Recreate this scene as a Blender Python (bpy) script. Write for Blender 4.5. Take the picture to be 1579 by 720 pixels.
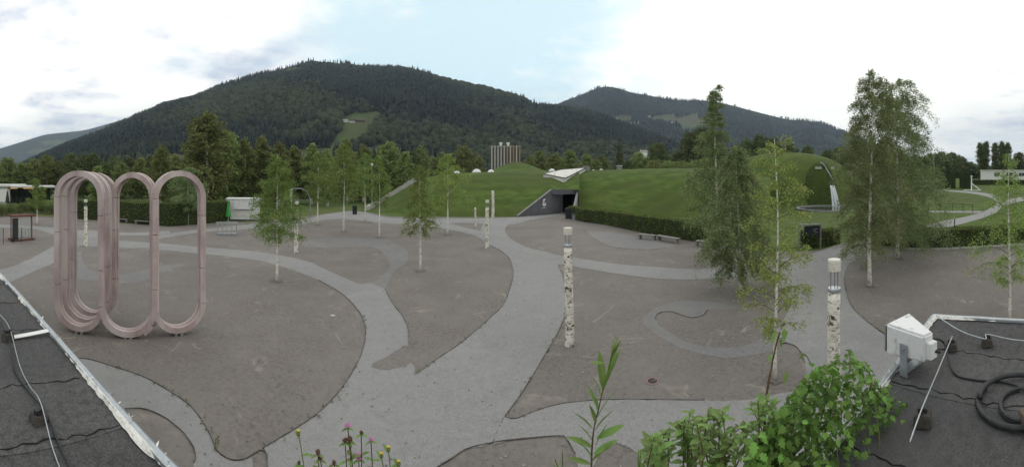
import bpy, bmesh, math, random
import numpy as np
from mathutils import Vector, Matrix, geometry
R = math.radians
random.seed(7); np.random.seed(7)
SC = bpy.context.scene
for o in list(bpy.data.objects): bpy.data.objects.remove(o)
COL = SC.collection

# ------------------------------------------------------------------ camera (a swept phone panorama: cylindrical)
F, XC, YH, H = 550.0, 789.5, 279.0, 5.6      # the panorama's focal length, centre column, horizon row; eye height
cam = bpy.data.cameras.new('camera'); camo = bpy.data.objects.new('camera', cam); COL.objects.link(camo)
cam.type = 'PANO'; cam.panorama_type = 'CENTRAL_CYLINDRICAL'
cam.central_cylindrical_range_u_min = -XC/F; cam.central_cylindrical_range_u_max = XC/F
cam.central_cylindrical_range_v_min = -(720-YH)/F; cam.central_cylindrical_range_v_max = YH/F
cam.central_cylindrical_radius = 1.0
cam.clip_start = 0.05; cam.clip_end = 40000
camo.location = (0, 0, H); camo.rotation_euler = (R(90), 0, 0)
SC.camera = camo

# ------------------------------------------------------------------ sky, sun, exposure
SUN_AZ, SUN_EL = 40.0, 24.0
world = bpy.data.worlds.new('World'); SC.world = world; world.use_nodes = True
def build_world():
    nt = world.node_tree; N = nt.nodes; L = nt.links; N.clear()
    out = N.new('ShaderNodeOutputWorld'); bg = N.new('ShaderNodeBackground'); bg.inputs[1].default_value = 0.1
    sky = N.new('ShaderNodeTexSky'); sky.sky_type = 'NISHITA'; sky.sun_disc = False
    sky.sun_elevation = R(SUN_EL); sky.sun_rotation = R(SUN_AZ); sky.altitude = 550; sky.dust_density = 1.5
    tc = N.new('ShaderNodeTexCoord'); sep = N.new('ShaderNodeSeparateXYZ'); L.new(tc.outputs['Generated'], sep.inputs[0])
    def math_(op, a, b=None):
        m = N.new('ShaderNodeMath'); m.operation = op
        for i, v in enumerate((a, b)):
            if v is None: continue
            if isinstance(v, (int, float)): m.inputs[i].default_value = v
            else: L.new(v, m.inputs[i])
        return m.outputs[0]
    zz = math_('MAXIMUM', sep.outputs[2], 0.0); zz = math_('ADD', zz, 0.10)
    cx = math_('DIVIDE', sep.outputs[0], zz); cy = math_('DIVIDE', sep.outputs[1], zz)
    com = N.new('ShaderNodeCombineXYZ'); L.new(cx, com.inputs[0]); L.new(cy, com.inputs[1])
    def noise(scale, detail, rough, off):
        mp = N.new('ShaderNodeMapping'); mp.inputs['Location'].default_value = off; L.new(com.outputs[0], mp.inputs[0])
        n = N.new('ShaderNodeTexNoise'); n.inputs['Scale'].default_value = scale; n.inputs['Detail'].default_value = detail
        n.inputs['Roughness'].default_value = rough; L.new(mp.outputs[0], n.inputs['Vector']); return n.outputs[0]
    def ramp(v, stops):
        r = N.new('ShaderNodeValToRGB'); L.new(v, r.inputs[0]); e = r.color_ramp.elements
        while len(e) < len(stops): e.new(0.5)
        for el, (p, c) in zip(e, stops): el.position = p; el.color = c if len(c) == 4 else (*c, 1)
        return r.outputs[0]
    # a gap of thin bright blue in the cloud sheet, high over the near mountain
    gap = N.new('ShaderNodeVectorMath'); gap.operation = 'DOT_PRODUCT'; L.new(tc.outputs['Generated'], gap.inputs[0]); gap.inputs[1].default_value = (-0.12, 0.87, 0.48)
    gp = N.new('ShaderNodeMapRange'); gp.interpolation_type = 'SMOOTHSTEP'; L.new(gap.outputs['Value'], gp.inputs[0]); gp.inputs[1].default_value = 0.80; gp.inputs[2].default_value = 1.0; gp.inputs[3].default_value = 0.16; gp.inputs[4].default_value = -0.22
    cover = ramp(math_('ADD', noise(0.9, 8, 0.62, (3.1, 0.4, 0)), gp.outputs[0]), [(0.33, (0.0,)*3), (0.46, (0.5,)*3), (0.60, (1,)*3)])
    glow = N.new('ShaderNodeVectorMath'); glow.operation = 'DOT_PRODUCT'; L.new(tc.outputs['Generated'], glow.inputs[0]); glow.inputs[1].default_value = (math.sin(R(SUN_AZ))*math.cos(R(SUN_EL)), math.cos(R(SUN_AZ))*math.cos(R(SUN_EL)), math.sin(R(SUN_EL)))
    gw = N.new('ShaderNodeMapRange'); gw.interpolation_type = 'SMOOTHSTEP'; L.new(glow.outputs['Value'], gw.inputs[0]); gw.inputs[1].default_value = 0.70; gw.inputs[2].default_value = 1.0; gw.inputs[3].default_value = 0.0; gw.inputs[4].default_value = 0.13
    body = ramp(math_('ADD', noise(0.75, 8, 0.62, (-3.5, 7.4, 2)), gw.outputs[0]), [(0.345, (6.4, 7.3, 8.6)), (0.425, (10.4, 10.6, 10.9)), (0.50, (14.2, 14.1, 13.0))])
    mix = N.new('ShaderNodeMix'); mix.data_type = 'RGBA'
    veil = N.new('ShaderNodeMix'); veil.data_type = 'RGBA'; veil.inputs[0].default_value = 0.86
    L.new(sky.outputs[0], veil.inputs[6]); veil.inputs[7].default_value = (8.5, 10.9, 11.6, 1)
    L.new(cover, mix.inputs[0]); L.new(veil.outputs[2], mix.inputs[6]); L.new(body, mix.inputs[7])
    # the bank of low blue-grey stratus towards the horizon
    el = ramp(sep.outputs[2], [(0.0, (1,)*3), (0.10, (0.85,)*3), (0.27, (0,)*3)])
    band = ramp(noise(0.16, 8, 0.62, (1.7, -2.2, 5)), [(0.43, (0,)*3), (0.56, (0.8,)*3)])
    bm = math_('MULTIPLY', el, band)
    mix2 = N.new('ShaderNodeMix'); mix2.data_type = 'RGBA'; L.new(bm, mix2.inputs[0]); L.new(mix.outputs[2], mix2.inputs[6])
    mix2.inputs[7].default_value = (5.6, 6.6, 7.6, 1)
    L.new(mix2.outputs[2], bg.inputs[0]); L.new(bg.outputs[0], out.inputs[0])
build_world()
sun = bpy.data.lights.new('sun', 'SUN'); sun.energy = 0.7; sun.angle = R(45); sun.color = (1.0, 0.95, 0.86)
suno = bpy.data.objects.new('sun', sun); COL.objects.link(suno)
sd = Vector((math.sin(R(SUN_AZ))*math.cos(R(SUN_EL)), math.cos(R(SUN_AZ))*math.cos(R(SUN_EL)), math.sin(R(SUN_EL))))
suno.rotation_euler = sd.to_track_quat('Z', 'Y').to_euler(); suno.location = (0, 0, 60)
SC.view_settings.view_transform = 'Standard'; SC.view_settings.look = 'None'
SC.view_settings.gamma = 1.0; SC.view_settings.use_curve_mapping = False; SC.view_settings.exposure = 0.0
SC.render.engine = 'CYCLES'; SC.cycles.max_bounces = 6; SC.cycles.diffuse_bounces = 3; SC.cycles.volume_bounces = 0
SC.cycles.transparent_max_bounces = 8; SC.cycles.use_denoising = True

# ------------------------------------------------------------------ measuring helpers
def az(x): return (x-XC)/F
def G(x, y, z=0.0):                     # a point of a level plane, from where it shows in the panorama
    d = (H-z)*F/(y-YH); a = az(x); return Vector((d*math.sin(a), d*math.cos(a), z))
def P(x, y, d):                         # a point at horizontal distance d
    a = az(x); return Vector((d*math.sin(a), d*math.cos(a), H+d*(YH-y)/F))
def PD(x, d, z=0.0):
    a = az(x); return Vector((d*math.sin(a), d*math.cos(a), z))
def px_of(p):
    return XC+F*math.atan2(p[0], p[1]), YH+F*(H-p[2])/max(1e-6, math.hypot(p[0], p[1]))
def lerp(a, b, t): return a+(b-a)*t
def sstep(a, b, x):
    t = min(1, max(0, (x-a)/(b-a))); return t*t*(3-2*t)
def interp(x, xs, ys): return float(np.interp(x, xs, ys))
def spline(pts, n=8, closed=False):
    P_ = [Vector(p) for p in pts]; out = []
    m = len(P_); rng = range(m if closed else m-1)
    for i in rng:
        p0 = P_[(i-1) % m] if closed or i > 0 else P_[i]; p1 = P_[i]; p2 = P_[(i+1) % m]
        p3 = P_[(i+2) % m] if closed or i+2 < m else p2
        for k in range(n):
            t = k/n; t2 = t*t; t3 = t2*t
            out.append(0.5*((2*p1)+(p2-p0)*t+(2*p0-5*p1+4*p2-p3)*t2+(3*p1-p0-3*p2+p3)*t3))
    if not closed: out.append(P_[-1])
    return out

# ------------------------------------------------------------------ materials
MATS = {}
def mat(name, col, rough=0.85, col2=None, scale=6.0, detail=6, big=None, big_scale=0.3, bump=0.0, bump_scale=None,
        island=0.0, objvar=0.0, transl=0.0, metal=0.0, stretch=None, spec=0.3, contrast=(0.35, 0.65)):
    if name in MATS: return MATS[name]
    m = bpy.data.materials.new(name); m.use_nodes = True; nt = m.node_tree; N = nt.nodes; L = nt.links
    b = N['Principled BSDF']; out = N['Material Output']
    b.inputs['Roughness'].default_value = rough; b.inputs['Metallic'].default_value = metal
    b.inputs['Specular IOR Level'].default_value = spec
    geo = N.new('ShaderNodeNewGeometry'); tc = N.new('ShaderNodeTexCoord'); vec = tc.outputs['Object']
    if stretch:
        mp = N.new('ShaderNodeMapping'); mp.inputs['Scale'].default_value = stretch; L.new(vec, mp.inputs[0]); vec = mp.outputs[0]
    def noise(s, d=6, r=0.6):
        n = N.new('ShaderNodeTexNoise'); n.inputs['Scale'].default_value = s; n.inputs['Detail'].default_value = d
        n.inputs['Roughness'].default_value = r; L.new(vec, n.inputs['Vector']); return n.outputs[0]
    def mapr(v, a, b_, c=0.0, d=1.0):
        r = N.new('ShaderNodeMapRange'); L.new(v, r.inputs[0]); r.inputs[1].default_value = a; r.inputs[2].default_value = b_
        r.inputs[3].default_value = c; r.inputs[4].default_value = d; return r.outputs[0]
    def mixc(fac, a, b_, mode='MIX'):
        x = N.new('ShaderNodeMix'); x.data_type = 'RGBA'; x.blend_type = mode
        for sock, v in ((x.inputs[0], fac), (x.inputs[6], a), (x.inputs[7], b_)):
            if isinstance(v, (int, float)): sock.default_value = v
            elif isinstance(v, tuple): sock.default_value = (*v[:3], 1)
            else: L.new(v, sock)
        return x.outputs[2]
    c = tuple(col); n0 = None
    if col2 is not None:
        n0 = noise(scale, detail); c = mixc(mapr(n0, *contrast), c, tuple(col2))
    if big is not None: c = mixc(mapr(noise(big_scale, 4), 0.42, 0.62), c, tuple(big))
    if island or objvar:
        h = N.new('ShaderNodeHueSaturation')
        if isinstance(c, tuple): h.inputs['Color'].default_value = (*c, 1)
        else: L.new(c, h.inputs['Color'])
        v = None
        if island:
            v = mapr(geo.outputs['Random Per Island'], 0, 1, 1-island, 1+island)
        if objvar:
            oi = N.new('ShaderNodeObjectInfo'); v2 = mapr(oi.outputs['Random'], 0, 1, 1-objvar, 1+objvar)
            hv = mapr(oi.outputs['Random'], 0, 1, 0.488, 0.525); L.new(hv, h.inputs['Hue'])
            if v is None: v = v2
            else:
                mm = N.new('ShaderNodeMath'); mm.operation = 'MULTIPLY'; L.new(v, mm.inputs[0]); L.new(v2, mm.inputs[1]); v = mm.outputs[0]
        L.new(v, h.inputs['Value']); c = h.outputs[0]
    if isinstance(c, tuple): b.inputs['Base Color'].default_value = (*c, 1)
    else: L.new(c, b.inputs['Base Color'])
    if bump:
        bp = N.new('ShaderNodeBump'); bp.inputs['Strength'].default_value = bump; bp.inputs['Distance'].default_value = 0.02
        L.new(noise(bump_scale or scale*3, 4), bp.inputs['Height']); L.new(bp.outputs[0], b.inputs['Normal'])
    if transl:
        t = N.new('ShaderNodeBsdfTranslucent'); ms = N.new('ShaderNodeMixShader'); ms.inputs[0].default_value = transl
        if isinstance(c, tuple): t.inputs[0].default_value = (*c, 1)
        else: L.new(c, t.inputs[0])
        L.new(b.outputs[0], ms.inputs[1]); L.new(t.outputs[0], ms.inputs[2]); L.new(ms.outputs[0], out.inputs[0])
    MATS[name] = m; return m

def ground_mat(name, base, grit, wear, wear_amt, streak=None, grain=60, bump=0.5, mid=0.45):
    """fine-grained mineral surfacing: grain, broad tone drift and (optionally) washed-out pale streaks"""
    m = bpy.data.materials.new(name); m.use_nodes = True; nt = m.node_tree; N = nt.nodes; L = nt.links
    b = N['Principled BSDF']; b.inputs['Roughness'].default_value = 0.93; b.inputs['Specular IOR Level'].default_value = 0.25
    tc = N.new('ShaderNodeTexCoord'); vec = tc.outputs['Object']
    def noise(s, d=5, r=0.6, dist=0.0, v=None):
        n = N.new('ShaderNodeTexNoise'); n.inputs['Scale'].default_value = s; n.inputs['Detail'].default_value = d
        n.inputs['Roughness'].default_value = r; n.inputs['Distortion'].default_value = dist; L.new(v or vec, n.inputs['Vector']); return n.outputs[0]
    def mapr(v, a, b_, c=0.0, d=1.0):
        r = N.new('ShaderNodeMapRange'); L.new(v, r.inputs[0])
        for i, q in enumerate((a, b_, c, d)): r.inputs[i+1].default_value = q
        return r.outputs[0]
    def mixc(fac, a, b_):
        x = N.new('ShaderNodeMix'); x.data_type = 'RGBA'
        for sock, v in ((x.inputs[0], fac), (x.inputs[6], a), (x.inputs[7], b_)):
            if isinstance(v, tuple): sock.default_value = (*v, 1)
            else: L.new(v, sock)
        return x.outputs[2]
    def mul(a, b_):
        x = N.new('ShaderNodeMath'); x.operation = 'MULTIPLY'
        for s, v in ((x.inputs[0], a), (x.inputs[1], b_)):
            if isinstance(v, (int, float)): s.default_value = v
            else: L.new(v, s)
        return x.outputs[0]
    c = mixc(mapr(noise(grain, 4, 0.8), 0.36, 0.64), tuple(v*0.8 for v in base), grit)
    c = mixc(mul(mapr(noise(grain*0.22, 4, 0.75), 0.46, 0.62), mid), c, tuple(v*0.62 for v in base))
    c = mixc(mul(mapr(noise(0.35, 6, 0.62), 0.40, 0.68), wear_amt), c, wear)
    c = mixc(mul(mapr(noise(2.2, 5, 0.6, 0.6), 0.50, 0.72), 0.35), c, tuple(v*0.78 for v in base))
    c = mixc(mul(mapr(noise(0.11, 5, 0.6, 0.4), 0.48, 0.66), 0.30), c, tuple(v*0.62 for v in base))
    c = mixc(mul(mapr(noise(0.8, 6, 0.7, 0.8), 0.55, 0.70), 0.30), c, tuple(min(1, v*1.5) for v in base))
    if streak:
        n = noise(0.23, 3, 0.5, 1.2)
        s = N.new('ShaderNodeMath'); s.operation = 'SUBTRACT'; L.new(n, s.inputs[0]); s.inputs[1].default_value = 0.52
        a = N.new('ShaderNodeMath'); a.operation = 'ABSOLUTE'; L.new(s.outputs[0], a.inputs[0])
        line = mapr(a.outputs[0], 0.0, 0.016, 1.0, 0.0)
        patch = mapr(noise(0.9, 5, 0.65), 0.50, 0.66)
        c = mixc(mul(mul(line, patch), 0.8), c, streak)
    L.new(c, b.inputs['Base Color'])
    bp = N.new('ShaderNodeBump'); bp.inputs['Strength'].default_value = bump; bp.inputs['Distance'].default_value = 0.012
    L.new(noise(grain*0.8, 4, 0.7), bp.inputs['Height']); L.new(bp.outputs[0], b.inputs['Normal'])
    MATS[name] = m; return m

M_gravel = ground_mat('gravel_surfacing', (0.152, 0.136, 0.126), (0.222, 0.200, 0.185), (0.20, 0.182, 0.169), 0.7, streak=(0.30, 0.275, 0.235), grain=34, mid=0.65)
M_path = ground_mat('path_asphalt', (0.218, 0.216, 0.216), (0.305, 0.302, 0.300), (0.26, 0.256, 0.253), 0.5, grain=30, mid=0.25)
M_worn = ground_mat('worn_asphalt', (0.168, 0.166, 0.169), (0.24, 0.238, 0.240), (0.205, 0.194, 0.186), 0.9, grain=30)
M_felt = ground_mat('roofing_felt', (0.040, 0.040, 0.040), (0.125, 0.125, 0.124), (0.085, 0.085, 0.086), 0.5, grain=75, mid=0.6, bump=0.8)
M_felt2 = ground_mat('roofing_felt_weathered', (0.046, 0.046, 0.046), (0.135, 0.135, 0.133), (0.10, 0.10, 0.10), 0.6, grain=75, mid=0.6, bump=0.8)
def lawn_mat():
    m = mat('lawn_grass', (0.054, 0.088, 0.019), 0.9, (0.088, 0.130, 0.030), scale=0.45, detail=9, big=(0.066, 0.090, 0.026), big_scale=0.09, bump=1.0, bump_scale=5, spec=0.1, stretch=(1, 1, 4.5), contrast=(0.38, 0.62))
    nt = m.node_tree; N = nt.nodes; L = nt.links; b = N['Principled BSDF']; src = b.inputs['Base Color'].links[0].from_socket; tc = N.new('ShaderNodeTexCoord')
    w = N.new('ShaderNodeTexWave'); w.inputs['Scale'].default_value = 0.09; w.inputs['Distortion'].default_value = 3.0; w.inputs['Detail'].default_value = 3; w.inputs['Detail Scale'].default_value = 0.6; w.bands_direction = 'Y'; L.new(tc.outputs['Object'], w.inputs[0])
    n = N.new('ShaderNodeTexNoise'); n.inputs['Scale'].default_value = 0.22; n.inputs['Detail'].default_value = 8; n.inputs['Roughness'].default_value = 0.7; L.new(tc.outputs['Object'], n.inputs['Vector'])
    r = N.new('ShaderNodeMapRange'); L.new(n.outputs[0], r.inputs[0]); r.inputs[1].default_value = 0.54; r.inputs[2].default_value = 0.68; r.inputs[4].default_value = 0.45
    x = N.new('ShaderNodeMix'); x.data_type = 'RGBA'; x.blend_type = 'MULTIPLY'; x.inputs[0].default_value = 0.12; L.new(src, x.inputs[6]); L.new(w.outputs[0], x.inputs[7])
    y = N.new('ShaderNodeMix'); y.data_type = 'RGBA'; L.new(r.outputs[0], y.inputs[0]); L.new(x.outputs[2], y.inputs[6]); y.inputs[7].default_value = (0.115, 0.118, 0.045, 1); L.new(y.outputs[2], b.inputs['Base Color']); return m
M_lawn = lawn_mat()
M_mead = mat('meadow_grass', (0.06, 0.10, 0.025), 0.95, (0.085, 0.125, 0.04), scale=0.3, big=(0.11, 0.115, 0.05), big_scale=0.02, spec=0.1)
M_pasture = mat('hill_pasture', (0.050, 0.075, 0.027), 0.95, (0.062, 0.088, 0.030), scale=0.03, big=(0.080, 0.072, 0.040), big_scale=0.008, spec=0.1)
M_forestfloor = mat('forest_floor', (0.014, 0.022, 0.012), 1.0, (0.026, 0.036, 0.018), scale=0.02, spec=0.0)
M_conifer = mat('conifer_needles', (0.0165, 0.0245, 0.0215), 0.95, island=0.45, big=(0.025, 0.033, 0.025), big_scale=0.006, spec=0.05)
M_broad = mat('forest_leaves', (0.036, 0.045, 0.026), 0.95, island=0.4, big=(0.042, 0.053, 0.026), big_scale=0.006, spec=0.05)
M_farforest = mat('far_forest', (0.016, 0.025, 0.018), 1.0, (0.032, 0.044, 0.026), scale=0.02, detail=8, bump=1.0, bump_scale=0.05, spec=0.0)
M_leaf = mat('birch_leaves', (0.20, 0.265, 0.072), 0.7, island=0.38, objvar=0.12, transl=0.35)
M_leafbright = mat('sapling_leaves', (0.275, 0.35, 0.095), 0.65, island=0.38, objvar=0.08, transl=0.4)
M_leafdark = mat('mature_birch_leaves', (0.205, 0.25, 0.105), 0.7, island=0.40, objvar=0.1, transl=0.3)
M_leafbg = mat('grove_leaves', (0.205, 0.238, 0.082), 0.8, island=0.40, objvar=0.30, transl=0.3)
M_leafbgd = mat('dark_grove_leaves', (0.122, 0.150, 0.060), 0.8, island=0.40, objvar=0.25, transl=0.25)
M_hedge = mat('hedge_leaves', (0.115, 0.145, 0.036), 0.75, island=0.45, transl=0.2)
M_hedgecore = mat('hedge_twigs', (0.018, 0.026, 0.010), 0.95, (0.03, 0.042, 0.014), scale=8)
M_baseshade = mat('trunk_base_shade', (0.115, 0.102, 0.092), 1.0, (0.165, 0.148, 0.135), scale=14, bump=0.8)  # brown tint that paints the contact shade round tree trunks
M_limb = mat('brown_limbs', (0.085, 0.062, 0.045), 0.9, (0.14, 0.11, 0.085), scale=6)
M_wood = mat('grey_bark', (0.10, 0.085, 0.07), 0.9, (0.05, 0.042, 0.035), scale=10, bump=0.5)
M_pink = mat('pink_painted_concrete', (0.46, 0.37, 0.358), 0.8, (0.33, 0.255, 0.248), scale=3.0, big=(0.52, 0.45, 0.435), big_scale=0.9, bump=0.25, bump_scale=22, stretch=(1, 1, 0.35))
M_pinkd = mat('pink_dark_groove', (0.10, 0.075, 0.078), 0.9, (0.07, 0.05, 0.052), scale=6)
M_concrete = mat('concrete', (0.26, 0.255, 0.245), 0.9, (0.18, 0.176, 0.168), scale=5, bump=0.3, bump_scale=30)
M_dkconc = mat('dark_grey_concrete', (0.085, 0.087, 0.094), 0.85, (0.115, 0.117, 0.124), scale=1.2, bump=0.2, bump_scale=20)
M_white = mat('white_paint', (0.70, 0.70, 0.69), 0.55, (0.58, 0.58, 0.565), scale=4)
M_cream = mat('cream_paint', (0.62, 0.60, 0.53), 0.6, (0.50, 0.47, 0.40), scale=14, contrast=(0.45, 0.7))
M_peel = mat('peeling_white_paint', (0.74, 0.73, 0.69), 0.75, (0.50, 0.485, 0.43), scale=26, bump=0.6, bump_scale=60, contrast=(0.5, 0.7))
M_galv = mat('galvanised_metal', (0.42, 0.45, 0.48), 0.42, (0.34, 0.37, 0.40), scale=18, metal=0.65)
M_steel = mat('grey_steel', (0.30, 0.31, 0.32), 0.45, (0.24, 0.25, 0.26), scale=12, metal=0.5)
M_black = mat('black_plastic', (0.016, 0.016, 0.018), 0.5, (0.028, 0.028, 0.03), scale=20)
M_rubber = mat('black_rubber', (0.020, 0.020, 0.022), 0.55, (0.034, 0.035, 0.038), scale=25)
M_bitumen = mat('bitumen_seam', (0.006, 0.006, 0.007), 0.7)
M_glass = mat('dark_glass', (0.025, 0.03, 0.033), 0.08, spec=0.6)
M_rust = mat('rusty_steel', (0.125, 0.050, 0.030), 0.9, (0.075, 0.032, 0.022), scale=8, bump=0.3)
M_soil = mat('planting_soil', (0.03, 0.022, 0.016), 1.0, (0.05, 0.04, 0.03), scale=30, bump=0.8)
M_green = mat('green_parasol_cloth', (0.05, 0.32, 0.06), 0.8, (0.04, 0.25, 0.05), scale=6)
M_stone = mat('pale_stone', (0.44, 0.43, 0.40), 0.85, (0.33, 0.32, 0.295), scale=3, bump=0.4, bump_scale=12)
M_chalk = mat('white_canvas', (0.62, 0.61, 0.56), 0.7, (0.54, 0.53, 0.49), scale=1.5)
M_water = mat('fountain_water', (0.03, 0.045, 0.04), 0.06, spec=0.6)
M_fall = mat('falling_water', (0.62, 0.66, 0.68), 0.3, (0.40, 0.44, 0.46), scale=3, stretch=(3, 3, 0.4))
M_edging = mat('steel_edging', (0.060, 0.056, 0.053), 0.8, (0.17, 0.16, 0.15), scale=2.5)
M_sand = mat('washed_sand', (0.29, 0.265, 0.225), 0.95, (0.22, 0.20, 0.178), scale=6)
M_iron = mat('cast_iron', (0.05, 0.032, 0.028), 0.7, (0.03, 0.02, 0.018), scale=30)
M_ironring = mat('reddish_frame', (0.22, 0.15, 0.135), 0.85)
M_tile = mat('dark_roof_tiles', (0.075, 0.055, 0.048), 0.9)
M_ochre = mat('ochre_cladding', (0.34, 0.23, 0.10), 0.8, (0.26, 0.17, 0.08), scale=0.5)
M_brown = mat('red_brown_leaf', (0.11, 0.06, 0.03), 0.8)

def birch_bark(name='birch_bark', k=0.0):
    m = bpy.data.materials.new(name); m.use_nodes = True; nt = m.node_tree; N = nt.nodes; L = nt.links
    b = N['Principled BSDF']; b.inputs['Roughness'].default_value = 0.8; b.inputs['Specular IOR Level'].default_value = 0.2
    tc = N.new('ShaderNodeTexCoord')
    def nz(sc, stretch, det, a, c):
        mp = N.new('ShaderNodeMapping'); mp.inputs['Scale'].default_value = stretch; L.new(tc.outputs['Object'], mp.inputs[0])
        n = N.new('ShaderNodeTexNoise'); n.inputs['Scale'].default_value = sc; n.inputs['Detail'].default_value = det
        n.inputs['Roughness'].default_value = 0.7; L.new(mp.outputs[0], n.inputs['Vector'])
        r = N.new('ShaderNodeMapRange'); L.new(n.outputs[0], r.inputs[0]); r.inputs[1].default_value = a; r.inputs[2].default_value = c
        return r.outputs[0]
    def mx(f, a, c):
        x = N.new('ShaderNodeMix'); x.data_type = 'RGBA'; L.new(f, x.inputs[0])
        for s, v in ((x.inputs[6], a), (x.inputs[7], c)):
            if isinstance(v, tuple): s.default_value = (*v, 1)
            else: L.new(v, s)
        return x.outputs[2]
    c = mx(nz(3, (1, 1, 1), 4, 0.4, 0.6), (0.76, 0.735, 0.67), (0.60, 0.565, 0.49))
    c = mx(nz(5.0, (1, 1, 1.6), 5, 0.565-k, 0.615-k*0.4), c, (0.055, 0.045, 0.038))
    c = mx(nz(4.0, (1.2, 1.2, 9), 3, 0.60-k, 0.66-k*0.5), c, (0.19, 0.155, 0.13))
    L.new(c, b.inputs['Base Color']); MATS[name] = m; return m
M_bark = birch_bark(); M_postbark = birch_bark('weathered_birch_bark', 0.035)

# ------------------------------------------------------------------ mesh helpers
def np_mesh(name, V, F_, smooth=False):
    """V (n,3), F_ (m,k) arrays -> mesh, fast"""
    V = np.asarray(V, dtype=np.float32); F_ = np.asarray(F_, dtype=np.int32); me = bpy.data.meshes.new(name)
    k = F_.shape[1]; me.vertices.add(len(V)); me.vertices.foreach_set('co', V.ravel())
    me.loops.add(F_.size); me.loops.foreach_set('vertex_index', F_.ravel())
    me.polygons.add(len(F_)); me.polygons.foreach_set('loop_start', np.arange(0, F_.size, k, dtype=np.int32))
    if smooth: me.polygons.foreach_set('use_smooth', np.ones(len(F_), dtype=bool))
    me.update(calc_edges=True); me.validate(); return me
def link(name, me, m, parent=None, loc=None):
    o = bpy.data.objects.new(name, me); COL.objects.link(o)
    if me is not None and m is not None:
        ms = m if isinstance(m, (list, tuple)) else [m]
        if not me.materials:
            for q in ms: me.materials.append(q)
        else:
            for i, q in enumerate(ms):
                if me.materials[i] != q: o.material_slots[i].link = 'OBJECT'; o.material_slots[i].material = q
    if parent is not None: o.parent = parent
    if loc is not None: o.location = loc
    return o
def tag(o, label=None, cat=None, group=None, kind=None):
    if label: o['label'] = label
    if cat: o['category'] = cat
    if group: o['group'] = group
    if kind: o['kind'] = kind
    return o
def thing(name, label, cat, loc=(0, 0, 0), group=None, rz=0.0):
    o = bpy.data.objects.new(name, None); COL.objects.link(o); o.location = loc; o.rotation_euler[2] = rz
    o.empty_display_size = 0.2; return tag(o, label, cat, group)
def copy_tree(o, parent=None):
    c = o.copy(); COL.objects.link(c); c.parent = parent
    for ch in list(o.children): copy_tree(ch, c)
    return c
class MB:
    def __init__(s): s.v = []; s.f = []
    def add(s, vs, fs):
        b = len(s.v); s.v += [tuple(v) for v in vs]; s.f += [tuple(i+b for i in f) for f in fs]; return s
    def box(s, c, size, rz=0.0, m=None, taper=1.0):
        x, y, z = (q/2 for q in size); vs = []
        for dz in (-1, 1):
            k = 1 if dz < 0 else taper
            for dx, dy in ((-1, -1), (1, -1), (1, 1), (-1, 1)): vs.append(Vector((dx*x*k, dy*y*k, dz*z)))
        M_ = Matrix.Translation(c) @ (m if m is not None else Matrix.Rotation(rz, 4, 'Z'))
        return s.add([M_ @ v for v in vs], [(3, 2, 1, 0), (4, 5, 6, 7), (0, 1, 5, 4), (1, 2, 6, 5), (2, 3, 7, 6), (3, 0, 4, 7)])
    def bar(s, a, b, w, h=None):
        a = Vector(a); b = Vector(b); d = b-a; q = d.to_track_quat('X', 'Z').to_matrix().to_4x4()
        return s.box((a+b)/2, (d.length, w, h or w), m=q)
    def tube(s, pts, rad, n=6, cap=True):
        pts = [Vector(p) for p in pts]; m = len(pts)
        rs = rad if isinstance(rad, (list, tuple)) else [rad]*m
        rings = []; up = Vector((0.13, 0.21, 0.97))
        for i, p in enumerate(pts):
            t = (pts[min(i+1, m-1)]-pts[max(i-1, 0)]).normalized()
            u = t.cross(up)
            if u.length < 0.05: u = t.cross(Vector((1, 0, 0)))
            u.normalize(); w = t.cross(u)
            rings.append([p+(u*math.cos(6.28318*k/n)+w*math.sin(6.28318*k/n))*rs[i] for k in range(n)])
        vs = [v for r in rings for v in r]; fs = []
        for i in range(m-1):
            for k in range(n): fs.append((i*n+k, i*n+(k+1) % n, (i+1)*n+(k+1) % n, (i+1)*n+k))
        if cap: fs += [tuple(range(n))[::-1], tuple(range((m-1)*n, m*n))]
        return s.add(vs, fs)
    def lathe(s, c, prof, n=16):
        c = Vector(c); vs = []; fs = []
        for r, z in prof:
            for k in range(n): vs.append(c+Vector((r*math.cos(6.28318*k/n), r*math.sin(6.28318*k/n), z)))
        for i in range(len(prof)-1):
            for k in range(n): fs.append((i*n+k, i*n+(k+1) % n, (i+1)*n+(k+1) % n, (i+1)*n+k))
        fs += [tuple(range(n))[::-1], tuple(range((len(prof)-1)*n, len(prof)*n))]
        return s.add(vs, fs)
    def prism(s, poly, z0, z1):
        n = len(poly); vs = [(p[0], p[1], z0) for p in poly]+[(p[0], p[1], z1) for p in poly]
        fs = [tuple(range(n))[::-1], tuple(range(n, 2*n))]+[(i, (i+1) % n, n+(i+1) % n, n+i) for i in range(n)]
        return s.add(vs, fs)
    def build(s, name, m, parent=None, smooth=False, bevel=0.0, local=False):
        off = Vector((0, 0, 0)) if (parent is None or local) else parent_origin(parent)
        me = bpy.data.meshes.new(name); me.from_pydata([tuple(Vector(v)-off) for v in s.v], [], s.f); me.validate()
        if bevel:
            bm = bmesh.new(); bm.from_mesh(me); bmesh.ops.remove_doubles(bm, verts=bm.verts, dist=1e-5)
            bmesh.ops.bevel(bm, geom=bm.edges[:], offset=bevel, segments=2, affect='EDGES', clamp_overlap=True)
            bm.to_mesh(me); bm.free()
        else:
            bm = bmesh.new(); bm.from_mesh(me); bmesh.ops.recalc_face_normals(bm, faces=bm.faces); bm.to_mesh(me); bm.free()
        if smooth: me.polygons.foreach_set('use_smooth', [True]*len(me.polygons))
        return link(name, me, m, parent)
def parent_origin(p):
    v = Vector((0, 0, 0))
    while p is not None: v += p.location; p = p.parent
    return v
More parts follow.
